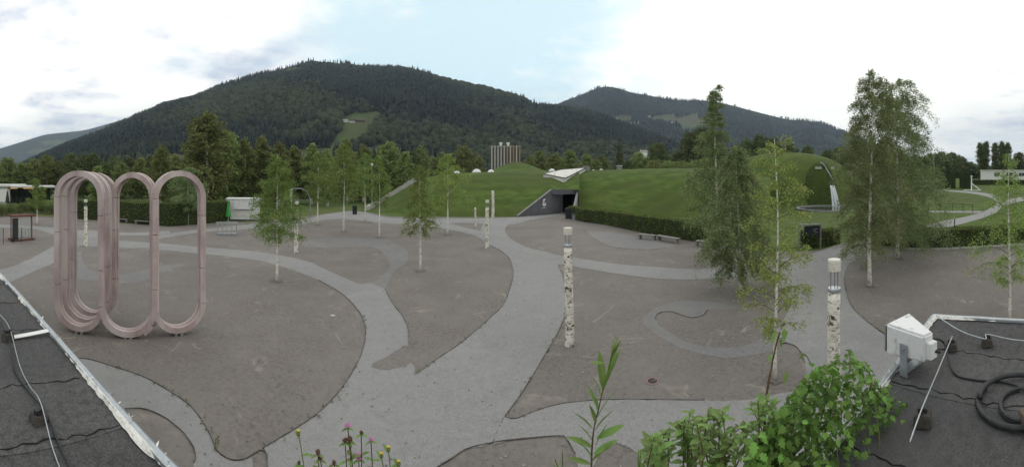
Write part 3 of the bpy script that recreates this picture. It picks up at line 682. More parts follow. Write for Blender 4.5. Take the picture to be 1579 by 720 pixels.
def forest(name, X, meadows, n, hmin, hmax, seed, m, kindmix, tmax=0.985, sides=4, tmin=0.0):
    """one joined mass of small trees standing on a mountain grid: stacked-cone conifers or faceted round crowns"""
    rng = np.random.default_rng(seed); nx, nT, _ = X.shape; jr = nT-8
    # sample by picture-independent area: weight rows by distance
    i = rng.uniform(0, nx-1.001, n*2); j = (rng.uniform(tmin, 1, n*2)**0.85)*(jr-1.001)*tmax
    i0 = i.astype(int); j0 = j.astype(int); a = (i-i0)[:, None]; b = (j-j0)[:, None]
    p = X[i0, j0]*(1-a)*(1-b)+X[i0+1, j0]*a*(1-b)+X[i0, j0+1]*(1-a)*b+X[i0+1, j0+1]*a*b
    d = np.hypot(p[:, 0], p[:, 1]); px = XC+F*np.arctan2(p[:, 0], p[:, 1]); py = YH+F*(H-p[:, 2])/d
    keep = np.ones(len(p), bool)
    for poly in meadows: keep &= ~in_poly(px, py-2, poly)
    dens = fbm(p[:, 0]/120, p[:, 1]/120, 26)+rng.normal(0, 0.25, len(p))
    pick = (dens > 0.25) if kindmix == 'broad' else (dens <= 0.35)
    keep &= pick; p = p[keep][:n]; n = len(p)
    h = rng.uniform(hmin, hmax, n)*(1+0.25*np.clip(fbm(p[:, 0]/60, p[:, 1]/60, seed+9), -1, 1)); ang = rng.uniform(0, 6.28, n)
    if kindmix == 'broad':
        lev = [(0.22, 0.16), (0.44, 0.50), (0.31, 0.86), (0.0, 1.03)]
    else:
        lev = [(0.18, 0.08), (0.085, 0.46), (0.12, 0.48), (0.0, 1.0)]
    ks = np.arange(sides)*2*np.pi/sides; parts = []
    for li, (r, z) in enumerate(lev[:-1]):
        rr = (r*h)[:, None]*(1+rng.uniform(-0.25, 0.25, (n, sides))); th = ang[:, None]+ks[None]+li*0.3
        parts.append(np.stack([p[:, 0:1]+rr*np.cos(th), p[:, 1:2]+rr*np.sin(th), p[:, 2:3]+(z*h)[:, None]*(1+rng.uniform(-0.06, 0.06, (n, sides)))], -1))
    tip = np.stack([p[:, 0], p[:, 1], p[:, 2]+h], -1)[:, None, :]
    V = np.concatenate(parts+[tip], 1); nv = V.shape[1]; base = (np.arange(n)*nv)[:, None]; fs = []
    for li in range(len(lev)-2):
        for k in range(sides):
            k2 = (k+1) % sides; a0 = li*sides+k; b0 = li*sides+k2; c0 = (li+1)*sides+k2; d0 = (li+1)*sides+k
            fs.append([a0, b0, c0]); fs.append([a0, c0, d0])
    li = len(lev)-2
    for k in range(sides): fs.append([li*sides+k, li*sides+(k+1) % sides, nv-1])
    Fc = (base[:, None, :]+np.array(fs)[None]).reshape(-1, 3)
    o = link(name, np_mesh(name, V.reshape(-1, 3), Fc), m)
    return o
f = forest('forest', XM, MEADOWS, 32000, 13, 25, 21, M_conifer, 'conifer'); tag(f, 'dense dark conifer forest covering the near mountain', 'forest', kind='stuff')
f = forest('broadleaf_forest', XM, MEADOWS, 15000, 11, 19, 22, M_broad, 'broad', 0.93, 5); tag(f, 'lighter broadleaf woods mixed through the near mountain forest', 'forest', kind='stuff')
f = forest('far_forest', XM2, MEADOW2, 17000, 18, 32, 23, M_conifer, 'conifer', 0.99, 4); tag(f, 'dark forest covering the farther pointed mountain', 'forest', kind='stuff')

# ------------------------------------------------------------------ trees
def tree_mesh(seed, ht, r0, cb, Rmax, shape, nb, ntw, nlf, lsize, droop=0.6, lean=(0, 0), rise=0.7, bark=True, spread=0.10, up=0.25):
    """tapered trunk with limbs (mesh 1) and leaf-sized faces hung along twigs (mesh 2)"""
    rg = random.Random(seed); rng = np.random.default_rng(seed); tr = MB(); ts = min(1.0, ht/9.0)
    n = 12; tp = []
    wx, wy = rg.uniform(0, 6), rg.uniform(0, 6)
    for i in range(n+1):
        s = i/n; tp.append(Vector((lean[0]*s*ht+0.012*ht*math.sin(s*5+wx)*s, lean[1]*s*ht+0.012*ht*math.sin(s*4+wy)*s, s*ht)))
    def at(s):
        q = s*n; i = min(n-1, int(q)); return tp[i].lerp(tp[i+1], q-i)
    def rad(s): return r0*(1-s)**0.85+0.006*ts
    tr.tube(tp, [rad(i/n)*(1.25 if i == 0 else 1) for i in range(n+1)], 8); n_trunk = len(tr.f)
    C_ = []; ga = rg.uniform(0, 6.28)
    for b in range(nb):
        u = (b+rg.random())/nb; s = cb+(0.985-cb)*u; st = at(s); ga += 2.39996+rg.uniform(-0.4, 0.4)
        L_ = Rmax*np.interp(u, [q[0] for q in shape], [q[1] for q in shape])*rg.uniform(0.65, 1.18)
        dh = Vector((math.cos(ga), math.sin(ga), 0)); ri = rise*rg.uniform(0.7, 1.3); pts = []
        for k in range(6):
            q = k/5; pts.append(st+dh*L_*q*(1-0.1*q)+Vector((0, 0, L_*(ri*q-droop*q*q)))+Vector((rg.uniform(-1, 1), rg.uniform(-1, 1), rg.uniform(-1, 1)))*0.04*L_*q)
        rb = max(0.004*ts, min(rad(s)*0.4, 0.013*L_)); tr.tube(pts, [rb*(1-0.82*k/5) for k in range(6)], 4, False)
        for t in range(ntw):
            q = rg.uniform(0.22, 1.0); i = min(4, int(q*5)); p0 = pts[i].lerp(pts[i+1], q*5-i)
            dv = (dh*rg.uniform(-0.2, 1)+Vector((rg.uniform(-1, 1), rg.uniform(-1, 1), rg.uniform(-0.5, 0.6)-droop*0.7)))
            dv.normalize(); tl = (0.16*ts+0.20*L_)*rg.uniform(0.6, 1.3); p1 = p0+dv*tl*0.6; p2 = p1+(dv*0.55+Vector((0, 0, -droop*0.9)))*tl*0.55
            if rg.random() < 0.5: tr.tube([p0, p1, p2], [0.005*ts, 0.0035*ts, 0.002*ts], 3, False)
            nl = max(3, int(nlf*min(1.15, 0.30+0.85*L_/Rmax))); w = rng.random((nl, 1)); A = np.array(p0); B = np.array(p1); D = np.array(p2)
            c = np.where(w < 0.5, A+(B-A)*w*2, B+(D-B)*(w*2-1)); C_.append(c+rng.normal(0, spread*tl+0.5*lsize, (nl, 3)))
    C_ = np.concatenate(C_); lv, lf = leaf_quads(C_, lsize, up, rng=rng)
    me1 = bpy.data.meshes.new('trunk'); me1.from_pydata(tr.v, [], tr.f); me1.polygons.foreach_set('use_smooth', [True]*len(me1.polygons)); me1.polygons.foreach_set('material_index', [0]*n_trunk+[1]*(len(tr.f)-n_trunk))
    return me1, np_mesh('crown', lv, lf)
def tree(name, label, loc, meshes, mw, ml, scale=1.0, rz=0.0, group=None, sxy=1.0):
    t = thing(name, label, 'tree', loc, group, rz); t.scale = (scale*sxy, scale*sxy, scale)
    link('trunk', meshes[0], [mw, M_limb], t); link('crown', meshes[1], ml, t); return t
SH_birch = [(0, 0.62), (0.12, 0.95), (0.3, 1.0), (0.55, 0.72), (0.8, 0.42), (1, 0.12)]
SH_egg = [(0, 0.6), (0.25, 1.0), (0.5, 0.95), (0.8, 0.6), (1, 0.2)]
SH_tall = [(0, 0.8), (0.15, 1.0), (0.45, 0.75), (0.7, 0.40), (1, 0.10)]
def planted(name, label, base_px, top_y, cb, halfw_px, seed, nb, ntw, nlf, ls, ml, shape=SH_birch, droop=0.6, lean=(0, 0), rise=0.7, r0=None, group=None, spread=0.10):
    b = G(*base_px); d = math.hypot(b.x, b.y); ht = H+d*(YH-top_y)/F; Rm = 1.3*halfw_px*d/F
    ms = tree_mesh(seed, ht, r0 or 0.013*ht, cb, Rm, shape, nb, ntw, nlf, ls, droop, lean, rise, spread=spread)
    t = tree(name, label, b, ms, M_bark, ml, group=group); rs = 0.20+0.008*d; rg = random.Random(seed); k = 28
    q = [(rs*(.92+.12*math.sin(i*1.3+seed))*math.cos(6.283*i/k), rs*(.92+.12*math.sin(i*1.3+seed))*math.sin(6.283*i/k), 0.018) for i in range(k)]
    MB().add(q+[(0, 0, 0.05)], [(i, (i+1) % k, k) for i in range(k)]).build('base_shade', M_baseshade, t, local=True); return t  # low dark disc added as painted contact shade at the trunk's foot
GB = 'young birches on the plaza'
planted('birch_tree', 'leafy young birch in front of the white kiosk, trunk in open gravel', (427, 434), 238, 0.30, 40, 101, 52, 22, 22, 0.075, M_leaf, SH_birch, 0.75, (0.004, 0), 0.85, 0.075, GB)
planted('birch_tree', 'young birch on the gravel between the worn loop and the wide path', (648, 418), 253, 0.34, 25, 102, 41, 16, 19, 0.075, M_leaf, SH_birch, 0.85, (0, 0), 0.8, 0.065, GB)
planted('birch_tree', 'pale green birch before the grass hill, near the branching path', (690, 362), 238, 0.32, 30, 103, 41, 16, 19, 0.115, M_leafbright, SH_birch, 0.6, (0.004, 0), 0.9, 0.085, GB)
planted('birch_tree', 'slim birch standing right of the black bin on the gravel', (530, 358), 222, 0.32, 27, 104, 46, 16, 18, 0.124, M_leaf, SH_birch, 0.5, (0, 0), 1.0, 0.09, GB)
planted('birch_tree', 'narrow birch near the foot of the stone ramp', (585, 366), 240, 0.36, 18, 105, 39, 14, 16, 0.107, M_leaf, SH_birch, 0.6, (0, 0), 0.9, 0.07, GB)
planted('birch_tree', 'birch behind the kiosk path with a short white trunk', (490, 347), 236, 0.30, 22, 106, 39, 14, 18, 0.133, M_leaf, SH_birch, 0.5, (0, 0), 1.0, 0.09, GB)
planted('birch_tree', 'birch beside the entrance path with leaves against the dark grove', (563, 343), 235, 0.36, 20, 107, 39, 14, 16, 0.124, M_leaf, SH_birch, 0.5, (0, 0), 1.0, 0.08, GB)
planted('birch_tree', 'tall thin birch rising above the bushy birch on the right gravel', (1105, 401), 134, 0.16, 50, 108, 71, 18, 33, 0.102, M_leafdark, [(0, 0.7), (0.12, 1.0), (0.3, 0.95), (0.55, 0.5), (0.75, 0.30), (1, 0.12)], 0.7, (0, 0), 0.9, 0.12, GB)
planted('birch_tree', 'bushy dark birch with low dense crown on the right gravel', (1143, 452), 226, 0.14, 52, 109, 71, 24, 31, 0.080, M_leafdark, [(0, 0.8), (0.2, 1.0), (0.5, 0.9), (0.8, 0.55), (1, 0.2)], 1.15, (-0.03, 0.02), 0.75, 0.085, GB)
planted('birch_tree', 'bright thin sapling birch leaning before the information board', (1195, 585), 214, 0.16, 52, 110, 43, 11, 21, 0.060, M_leafbright, [(0, 0.6), (0.15, 0.95), (0.4, 1.0), (0.7, 0.75), (1, 0.35)], 0.55, (0.012, 0.004), 0.75, 0.05, GB, spread=0.09)
planted('birch_tree', 'tall weeping birch, front one of the pair by the right hedge', (1341, 441), 113, 0.17, 52, 111, 75, 23, 36, 0.075, M_leafdark, [(0, 0.7), (0.2, 1.0), (0.5, 0.95), (0.8, 0.75), (1, 0.35)], 1.0, (0.010, 0), 0.9, 0.11, GB)
planted('birch_tree', 'tall weeping birch with the wider crown, close to the right hedge', (1384, 398), 126, 0.09, 80, 112, 96, 26, 41, 0.093, M_leafdark, [(0, 0.75), (0.2, 1.0), (0.5, 0.85), (0.8, 0.62), (1, 0.3)], 1.1, (0, 0), 0.9, 0.13, GB)
planted('birch_tree', 'sparse sapling birch beyond the flat roof edge, rightmost tree on the plaza', (1557, 497), 236, 0.20, 50, 113, 46, 14, 18, 0.066, M_leafbright, SH_birch, 0.7, (0.004, 0), 0.75, 0.06, GB)
planted('birch_tree', 'birch standing before the long hedge, seen through the right pink arch', (290, 347), 258, 0.22, 26, 114, 46, 18, 22, 0.133, M_leafdark, SH_egg, 0.6, (0, 0), 0.8, 0.08, GB)
planted('birch_tree', 'small birch in front of the white pavilion canopy', (57, 346), 276, 0.28, 13, 115, 29, 13, 18, 0.124, M_leaf, SH_birch, 0.4, (0, 0), 1.0, 0.06, GB)

# grove and garden trees behind: five crowns shared by many trees
def proto(seed, R_, cb, shape, nb, ntw, nlf, ls, droop, rise, r0=0.02):
    return tree_mesh(seed, 1.0, r0, cb, R_, shape, nb, ntw, nlf, ls, droop, (0, 0), rise, spread=0.12)
PR = {'b0': proto(201, 0.20, 0.08, [(0, 0.7), (0.25, 1), (0.6, 0.9), (0.85, 0.6), (1, 0.25)], 60, 12, 12, 0.026, 0.55, 0.85), 'b1': proto(202, 0.17, 0.10, [(0, 0.7), (0.2, 1), (0.5, 0.85), (0.8, 0.55), (1, 0.15)], 60, 12, 12, 0.026, 0.7, 0.95),
      'b2': proto(203, 0.25, 0.06, [(0, 0.65), (0.25, 0.95), (0.55, 1.0), (0.8, 0.75), (1, 0.35)], 66, 13, 12, 0.027, 0.45, 0.75), 'r0': proto(204, 0.36, 0.05, [(0, 0.75), (0.3, 1), (0.6, 0.95), (0.9, 0.6), (1, 0.3)], 64, 14, 12, 0.034, 0.3, 0.5),
      'p0': proto(205, 0.085, 0.03, [(0, 0.6), (0.2, 0.95), (0.5, 1), (0.8, 0.8), (1, 0.2)], 80, 10, 12, 0.022, -0.1, 1.6),
      'c0': proto(206, 0.20, 0.03, [(0, 1), (0.5, 0.55), (1, 0.05)], 70, 12, 12, 0.024, 0.5, 0.15)}
def bgtree(x, ty, wpx, d, kind, label, group, m=M_leafbg, name='grove_tree', z0=0.0):
    top = H+d*(YH-ty)/F; ht = top-z0; w = wpx*d/F; nat = {'b0': .40, 'b1': .34, 'b2': .48, 'r0': .72, 'p0': .17, 'c0': .40}[kind]*ht
    tree(name, label, PD(x, d, z0-0.05), PR[kind], M_bark if kind[0] == 'b' else M_wood, m, ht, random.uniform(0, 6.28), group, sxy=min(2.0, max(0.6, w/nat)))
ORD = 'first second third fourth fifth sixth seventh eighth ninth tenth eleventh twelfth thirteenth fourteenth fifteenth sixteenth seventeenth'.split()
gg = 'grove trees behind the hedge'
for x, ty, w, d, k in [(150, 256, 34, 85, 'b1'), (185, 250, 40, 88, 'b0'), (216, 243, 36, 92, 'b1'), (248, 224, 40, 80, 'b0'), (272, 238, 34, 90, 'b1'), (300, 212, 50, 74, 'b2'),
                       (350, 204, 52, 82, 'b2'), (378, 214, 46, 84, 'b0'), (404, 210, 42, 86, 'b1'), (430, 220, 42, 80, 'b0'), (455, 225, 40, 88, 'b1'), (480, 221, 38, 84, 'b1'), (505, 232, 36, 78, 'b0'), (535, 214, 42, 90, 'b1'), (560, 224, 38, 95, 'b0'), (600, 221, 46, 98, 'b2'), (625, 234, 36, 92, 'b1')]:
    gi = globals().get('gi', -1)+1; bgtree(x, ty, w, d, k, ORD[gi]+' green birch from the left in the grove front behind the long hedge', gg)
bgtree(320, 178, 74, 72, 'b2', 'tallest broad tree of the grove, rising above the long hedge', gg, M_leafbg)
for i, x in enumerate(range(112, 640, 17)):
    bgtree(x+random.uniform(-5, 5), 244+random.uniform(-10, 10), 38, 104+random.uniform(-6, 22), random.choice(['b0', 'b2', 'r0']), 'dark tree in the back row of the grove behind the hedge', 'back row of the grove', M_leafbgd)
for x, ty, w in [(-12, 246, 40), (10, 244, 40), (33, 250, 38), (52, 246, 34), (72, 240, 36), (92, 250, 36), (115, 258, 34)]:
    bgtree(x, ty, w, 112+random.uniform(-6, 6), random.choice(['b0', 'b2']), ORD[[-12, 10, 33, 52, 72, 92, 115].index(x)]+' rounded tree from the left in the row behind the white pavilion', 'trees behind the white pavilion', M_leafbg)
for x, ty, w in [(650, 226, 36), (682, 235, 36), (715, 226, 42), (737, 242, 28), (818, 240, 26), (832, 234, 30), (855, 238, 36), (880, 231, 36), (905, 237, 32), (930, 240, 30), (985, 236, 34), (668, 242, 30), (700, 244, 30), (868, 244, 30), (918, 245, 30)]:
    hr = sorted([650, 682, 715, 737, 818, 832, 855, 880, 905, 930, 985, 668, 700, 868, 918]).index(x); bgtree(x, ty, w, 150+random.uniform(-8, 12), random.choice(['b0', 'b1', 'b2']), ORD[hr]+' olive tree from the left in the row behind the grassy hill', 'trees behind the grass hill', M_leafbg)
bgtree(955, 222, 30, 135, 'c0', 'dark pointed conifer on the hilltop skyline left of the white house', None, M_leafbgd, 'conifer_tree')
for x, ty, w in [(1016, 222, 46), (1042, 238, 34), (1000, 244, 30), (1062, 205, 44), (1084, 198, 46), (1030, 246, 34), (970, 248, 26), (1105, 215, 40)]:
    bgtree(x, ty, w, 140+random.uniform(-8, 10), 'r0', ORD[sorted([1016, 1042, 1000, 1062, 1084, 1030, 970, 1105]).index(x)]+' dark round tree from the left behind the right end of the grassy hill', 'round trees right of the white house', M_leafbgd, 'round_tree')
for x, ty, w in [(1150, 216, 40), (1170, 210, 44), (1192, 214, 40), (1218, 222, 36), (1245, 226, 34), (1296, 228, 46), (1316, 230, 44), (1338, 226, 44), (1275, 232, 36), (1360, 232, 40), (1385, 236, 36), (1410, 240, 34)]:
    bgtree(x, ty, w, 145+random.uniform(-10, 8), 'r0', ORD[sorted([1150, 1170, 1192, 1218, 1245, 1296, 1316, 1338, 1275, 1360, 1385, 1410]).index(x)]+' dark round tree from the left on the skyline behind the fountain mound', 'trees behind the fountain mound', M_leafbgd, 'round_tree')
for x, ty, w in [(1422, 243, 34), (1436, 238, 34), (1452, 235, 36), (1468, 236, 36), (1482, 242, 32), (1496, 250, 30), (1508, 256, 26)]:
    bgtree(x, ty, w, 230+random.uniform(-12, 12), 'r0', ORD[[1422, 1436, 1452, 1468, 1482, 1496, 1508].index(x)]+' dark tree from the left in the clump behind the hedge gateway', 'dark clump behind the hedge gateway', M_leafbgd, 'round_tree', z0=right_z(x, 230))
for x, ty, lab in [(1512, 221, 'leftmost tall narrow poplar beside the white flat building'), (1520, 219, 'second tall narrow poplar beside the white flat building'), (1535, 221, 'middle tall narrow poplar beside the white flat building'), (1546, 219, 'tall narrow poplar behind the white flat building, last but one from the left'), (1553, 221, 'rightmost tall narrow poplar above the white flat building')]:
    bgtree(x, ty, 13, 172, 'p0', lab, 'poplars by the white building', M_leafbgd, 'poplar_tree', z0=right_z(x, 172))
for x, ty, w in [(1572, 236, 32), (1592, 240, 34), (1530, 262, 24), (1615, 240, 36)]:
    bgtree(x, ty, w, 185, 'r0', 'dark rounded tree behind the white flat building', 'round trees behind the white building', M_leafbgd, 'round_tree', z0=right_z(x, 185))

# ------------------------------------------------------------------ hedges
def hedge(name, label, pts, width, height, n, ls, seed, group=None, z0=None, mleaf=None):
    pts = [Vector(p) for p in pts]; t = thing(name, label, 'hedge', pts[0], group); rng = np.random.default_rng(seed)
    mb = MB(); segs = list(zip(pts[:-1], pts[1:])); tot = sum((b-a).length for a, b in segs); C_ = []
    L_, R_ = [], []
    for i, p in enumerate(pts):
        d = (pts[min(i+1, len(pts)-1)]-pts[max(i-1, 0)]); d.z = 0; d.normalize(); s = Vector((d.y, -d.x, 0)); L_.append(p-s*width/2); R_.append(p+s*width/2)
    for i in range(len(segs)):
        q = 0.06; a, b, c, e = L_[i], L_[i+1], R_[i+1], R_[i]
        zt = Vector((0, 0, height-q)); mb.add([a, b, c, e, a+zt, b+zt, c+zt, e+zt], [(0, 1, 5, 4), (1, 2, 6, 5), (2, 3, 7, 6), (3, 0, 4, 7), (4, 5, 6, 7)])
        ln = segs[i][0]-segs[i][1]; k = int(n*ln.length/tot)
        u = rng.random((k, 1)); side = rng.random(k); h = rng.random((k, 1))
        A, B, C2, E_ = (np.array(v) for v in (a, b, c, e)); lft = A+(B-A)*u; rgt = E_+(C2-E_)*u
        hh = np.array([[0, 0, 1.0]])*height
        pos = np.where((side < 0.38)[:, None], lft+hh*h, np.where((side < 0.76)[:, None], rgt+hh*h, lft+(rgt-lft)*h+hh))
        C_.append(pos+rng.normal(0, ls*0.35, (k, 3))+0.05*np.sin(pos[:, [1, 0, 0]]*3))
    for e0, e1 in ((L_[0], R_[0]), (L_[-1], R_[-1])):
        k = int(n*width/tot)+20; C_.append(np.array(e0)+(np.array(e1)-np.array(e0))*rng.random((k, 1))+np.array([[0, 0, height]])*rng.random((k, 1))+rng.normal(0, ls*0.3, (k, 3)))
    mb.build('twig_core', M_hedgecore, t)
    lv, lf = leaf_quads(np.concatenate(C_)-np.array(pts[0]), ls, 0.4, rng=rng); o = link('foliage', np_mesh('foliage', lv, lf), mleaf or M_hedge, t); o['kind'] = 'stuff'
    return t
off = lambda p, k: p*(1+k/ p.length)
hedge('clipped_hedge', 'low clipped hedge curving along the gravel below the grassy hill', [G(882, 337)*1.02, G(905, 343)*1.02, G(940, 347.5)*1.02, G(1000, 360)*1.02, G(1040, 367)*1.02, G(1086, 374)*1.02], 1.2, 1.75, 14000, 0.15, 31)
hedge('clipped_hedge', 'short clipped hedge block behind the dark information board', [G(1236, 384)*1.02, G(1262, 382)*1.02, G(1288, 377)*1.02], 1.1, 1.35, 4500, 0.13, 32)
hedge('clipped_hedge', 'low clipped hedge behind a pale kerb along the right gravel edge', [G(1352, 381)*1.03, G(1390, 383)*1.03, G(1440, 384)*1.03, G(1500, 382)*1.03, G(1560, 378)*1.03, G(1630, 374)*1.03], 1.3, 1.55, 15000, 0.13, 33)
hedge('clipped_hedge', 'long tall clipped hedge behind the pink arches', [G(96, 336)*1.03, G(116, 338)*1.03, G(180, 341)*1.03, G(215, 346)*1.03, G(262, 350)*1.03, G(300, 347)*1.03, G(352, 341)*1.03], 1.6, 2.75, 22000, 0.17, 34)
# pale kerb in front of the right hedge
MB().add([], []); kb = MB(); kp = [G(x, y) for x, y in ((1392, 384.5), (1440, 385), (1500, 382.5), (1560, 378.5), (1630, 374.5))]
for a, b in zip(kp[:-1], kp[1:]): kb.bar(a+Vector((0, 0, .06)), b+Vector((0, 0, .06)), 0.12, 0.14)
structure(kb.build('kerb', M_stone))
# shrubs planted before the white pavilion
SB = [proto(301, 0.75, 0.02, [(0, 0.8), (0.3, 1), (0.7, 0.8), (1, 0.4)], 40, 9, 7, 0.06, 0.2, 0.5, 0.02), proto(302, 0.65, 0.02, [(0, 0.9), (0.5, 1), (1, 0.5)], 36, 9, 7, 0.07, 0.1, 0.7, 0.02)]
for i, x in enumerate(np.arange(-14, 92, 6.0)):
    tree('shrub', 'low green shrub in the bed before the white pavilion', PD(x, 59+3*math.sin(x), 0), SB[i % 2], M_wood, M_leafbgd if i % 3 else M_leafbg, 1.5+0.5*random.random(), random.uniform(0, 6), 'shrubs before the pavilion')
for x, ty in ((1010, 249), (1030, 250), (1052, 250), (1072, 249), (1092, 246)):
    d = 112; tree('shrub', 'rounded green shrub on the crest of the grassy hill', PD(x, d, 6.5), SB[0], M_wood, M_leafbg, H+d*(YH-ty)/F-6.5, random.uniform(0, 6), 'shrubs on the hill crest')
tree('shrub', 'light green bush on top of the fountain mound', PD(1176, 118, 10.5), SB[0], M_wood, M_leafbg, 5.5, 0.4); tree('shrub', 'darker bush at the left of the fountain mound top', PD(1146, 118, 9.5), SB[1], M_wood, M_leafbgd, 5.6, 1.4)
# hedge gateway: block with a doorway
def hedge_gate():
    d = 108; t0 = PD(1473, d, right_z(1473, d)); t = thing('hedge_gateway', 'dark clipped hedge block with a narrow doorway, on the far right lawn', 'hedge', t0)
    rt = Vector((math.cos(az(1473)), -math.sin(az(1473)), 0)); bk = Vector((rt.y*-1, rt.x, 0)); zt = H+d*(YH-266)/F; z0 = t0.z-0.2
    def blk(x0, x1, za, zb, name, dep=3.2):
        u0 = (x0-1473)*d/F; u1 = (x1-1473)*d/F; c = t0+rt*(u0+u1)/2+bk*dep/2; c.z = (za+zb)/2
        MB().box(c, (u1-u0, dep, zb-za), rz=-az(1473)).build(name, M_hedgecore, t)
        rng = np.random.default_rng(int(x0)); k = int(260*(u1-u0)*(zb-za)**.5)
        uu = rng.uniform(-1, 1, (k, 3)); ax = rng.integers(0, 3, k); uu[np.arange(k), ax] = np.where(rng.random(k) < .5, -1, 1)
        loc = np.array(c-t0)+np.outer(uu[:, 0]*(u1-u0)/2, np.array(rt))+np.outer(uu[:, 1]*dep/2, np.array(bk))+np.outer(uu[:, 2]*(zb-za)/2, [0, 0, 1])
        lv, lf = leaf_quads(loc, 0.28, rng=rng); link('foliage', np_mesh('foliage', lv, lf), M_ivyleaf, t)['kind'] = 'stuff'
    blk(1452, 1473, z0, zt, 'hedge_wall'); blk(1480, 1497, z0, zt-.1, 'hedge_wall'); blk(1473, 1480, z0+3.4, zt-.06, 'lintel')
M_ivyleaf = mat('yew_leaves', (0.022, 0.040, 0.012), 0.8, island=0.4)
hedge_gate()
hedge('clipped_hedge', 'far low hedge running right of the hedge gateway', [PD(1440, 112, right_z(1440, 112)-.1), PD(1452, 111, right_z(1452, 111)-.1)], 1.2, 1.9, 800, 0.25, 36)
hedge('clipped_hedge', 'distant hedge in front of the white flat building', [PD(1500, 128, right_z(1500, 128)-.1), PD(1560, 128, right_z(1560, 128)-.1), PD(1620, 128, right_z(1620, 128)-.1)], 1.4, 1.9, 3000, 0.25, 37)

# ------------------------------------------------------------------ pink serpentine arches
def sculpture():
    base = G(196, 516); t = thing('arch_sculpture', 'pink concrete sculpture of tall looping arches on the gravel', 'sculpture', base)
    TH, W, ZT, ZB = 0.205, 0.36, 5.98, 0.10
    L0, L1, L2, L3 = PD(90, 13.5), PD(157, 12.85), PD(238.5, 12.75), PD(311, 13.3)
    def dvec(a, b):
        c = (b-a); c.z = 0; c.normalize(); return Vector((-c.y, c.x, 0))   # away from the viewer
    def arc(a, b, top, zt=ZT, zb=ZB, n=16, frac=1.0):
        r = (b-a).length/2; m = (a+b)/2; u = (b-a).normalized(); out = []
        zc = (zt-TH/2-r) if top else (zb+TH/2+r)
        for i in range(n+1):
            th = math.pi*(1-frac*i/n); s = math.sin(th)*(1 if top else -1)
            out.append((Vector((m.x, m.y, 0))+u*r*math.cos(th)+Vector((0, 0, zc+r*s)), dvec(a, b)))
        return out
    def ribbon(path, breaks):
        idx = sorted(set([0]+[b for b in breaks if 0 < b < len(path)-1]+[len(path)-1]))
        for a, b in zip(idx[:-1], idx[1:]):
            seg = path[a:b+1]; V = []; prof = []
            g = 0.035; hw, ht = W/2, TH/2
            prof = [(-ht, -hw), (ht, -hw), (ht, -0.03), (ht-g, -0.03), (ht-g, 0.03), (ht, 0.03), (ht, hw), (-ht, hw), (-ht, 0.03), (-ht+g, 0.03), (-ht+g, -0.03), (-ht, -0.03)]
            n = len(prof); m = len(seg)
            pts = [q[0].copy() for q in seg]
            for e, f_ in ((0, 1), (m-1, m-2)):
                pts[e] = pts[e]+(pts[f_]-pts[e]).normalized()*0.012
            for i in range(m):
                tg = (pts[min(i+1, m-1)]-pts[max(i-1, 0)]).normalized(); D = seg[i][1]; D = (D-tg*D.dot(tg)).normalized(); Nn = tg.cross(D)
                for pn, pd in prof: V.append(pts[i]+Nn*pn+D*pd)
            Fc = [(i*n+k, i*n+(k+1) % n, (i+1)*n+(k+1) % n, (i+1)*n+k) for i in range(m-1) for k in range(n)]
            Fc += [tuple(range(n))[::-1], tuple(range((m-1)*n, m*n))]
            MB().add(V, Fc).build('segment', M_pink, t)
    def leg(p, q, d0, d1, z0, z1, n=6): 
        return [(Vector((lerp(p.x, q.x, i/n), lerp(p.y, q.y, i/n), lerp(z0, z1, i/n))), d0.lerp(d1, i/n)) for i in range(1, n)]
    def chain(items):
        path = []; br = []
        for it in items: br.append(len(path)); path += it
        ribbon(path, br+[b+3 for i, b in enumerate(br) if i % 2 == 1])
    # the main ribbon: low loop A, up, over, down, low loop B, up, over, down, low loop C
    UA = arc(L1+dvec(L0, L1)*0.03, L0, False); AA = arc(L0, L1, True); UB = arc(L1, L2, False, zb=0.06); AC = arc(L2, L3, True); UC = arc(L3, L2+dvec(L2, L3)*0.04, False)
    UA = UA[1:]; UC = UC[:-1]
    for q in (UA, UC): q[:] = [(p, (D if D.dot(Vector((p.x, p.y, 0))) > 0 else -D)) for p, D in q]
    def cn(a, b): return leg(a[-1][0], b[0][0], a[-1][1], b[0][1], a[-1][0].z, b[0][0].z)
    chain([UA, cn(UA, AA), AA, cn(AA, UB), UB, cn(UB, AC), AC, cn(AC, UC), UC])
    # loops standing close behind the left one
    D0 = dvec(L0, L1)
    for k in (0.72,):
        a, b = L0+D0*k+Vector((0.02*k, 0, 0)), L1+D0*k; A_ = arc(a, b, True, ZT-0.02*k); B_ = arc(b, a, False)
        B_ = [(p, D0) for p, D in B_]; chain([B_, cn(B_, A_), A_, cn(A_, B_)+[B_[0]]])
    # second ribbon: the arch between the left stack and the middle leg
    a, b = L1+D0*1.44+Vector((0.03, 0.06, 0)), L2+dvec(L1, L2)*0.50; A_ = arc(a, b, True, ZT-0.05)
    s1 = [(Vector((b.x, b.y, z)), A_[-1][1]) for z in np.linspace(A_[-1][0].z, 0.25, 7)][1:]
    aL = L0+D0*1.44; AL = arc(aL, a, True, ZT-0.03); U_ = [(p, D0) for p, D in arc(aL, a, False)]
    AL = [(p, D0) for p, D in AL][::-1]; chain([AL, cn(AL, U_), U_, cn(U_, A_), A_, s1])
    # broken end piece at the front loop
    fe = UB[11:14]; ribbon([(p+Vector((0.03, 0.0, -0.10)), D) for p, D in fe], [])
    for p in (lerp(L0, L1, 0.5), lerp(L1, L2, 0.5), lerp(L2, L3, 0.5), lerp(L0, L1, 0.5)+D0*0.72, lerp(L0, L1, 0.5)+D0*1.44):
        for s in (-1, 1):
            u = (L2-L1).normalized(); MB().box(Vector((p.x, p.y, 0.06))+u*0.10*s, (0.10, 0.34, 0.14), rz=math.atan2(u.y, u.x)).build('foot', M_concrete, t)
sculpture()

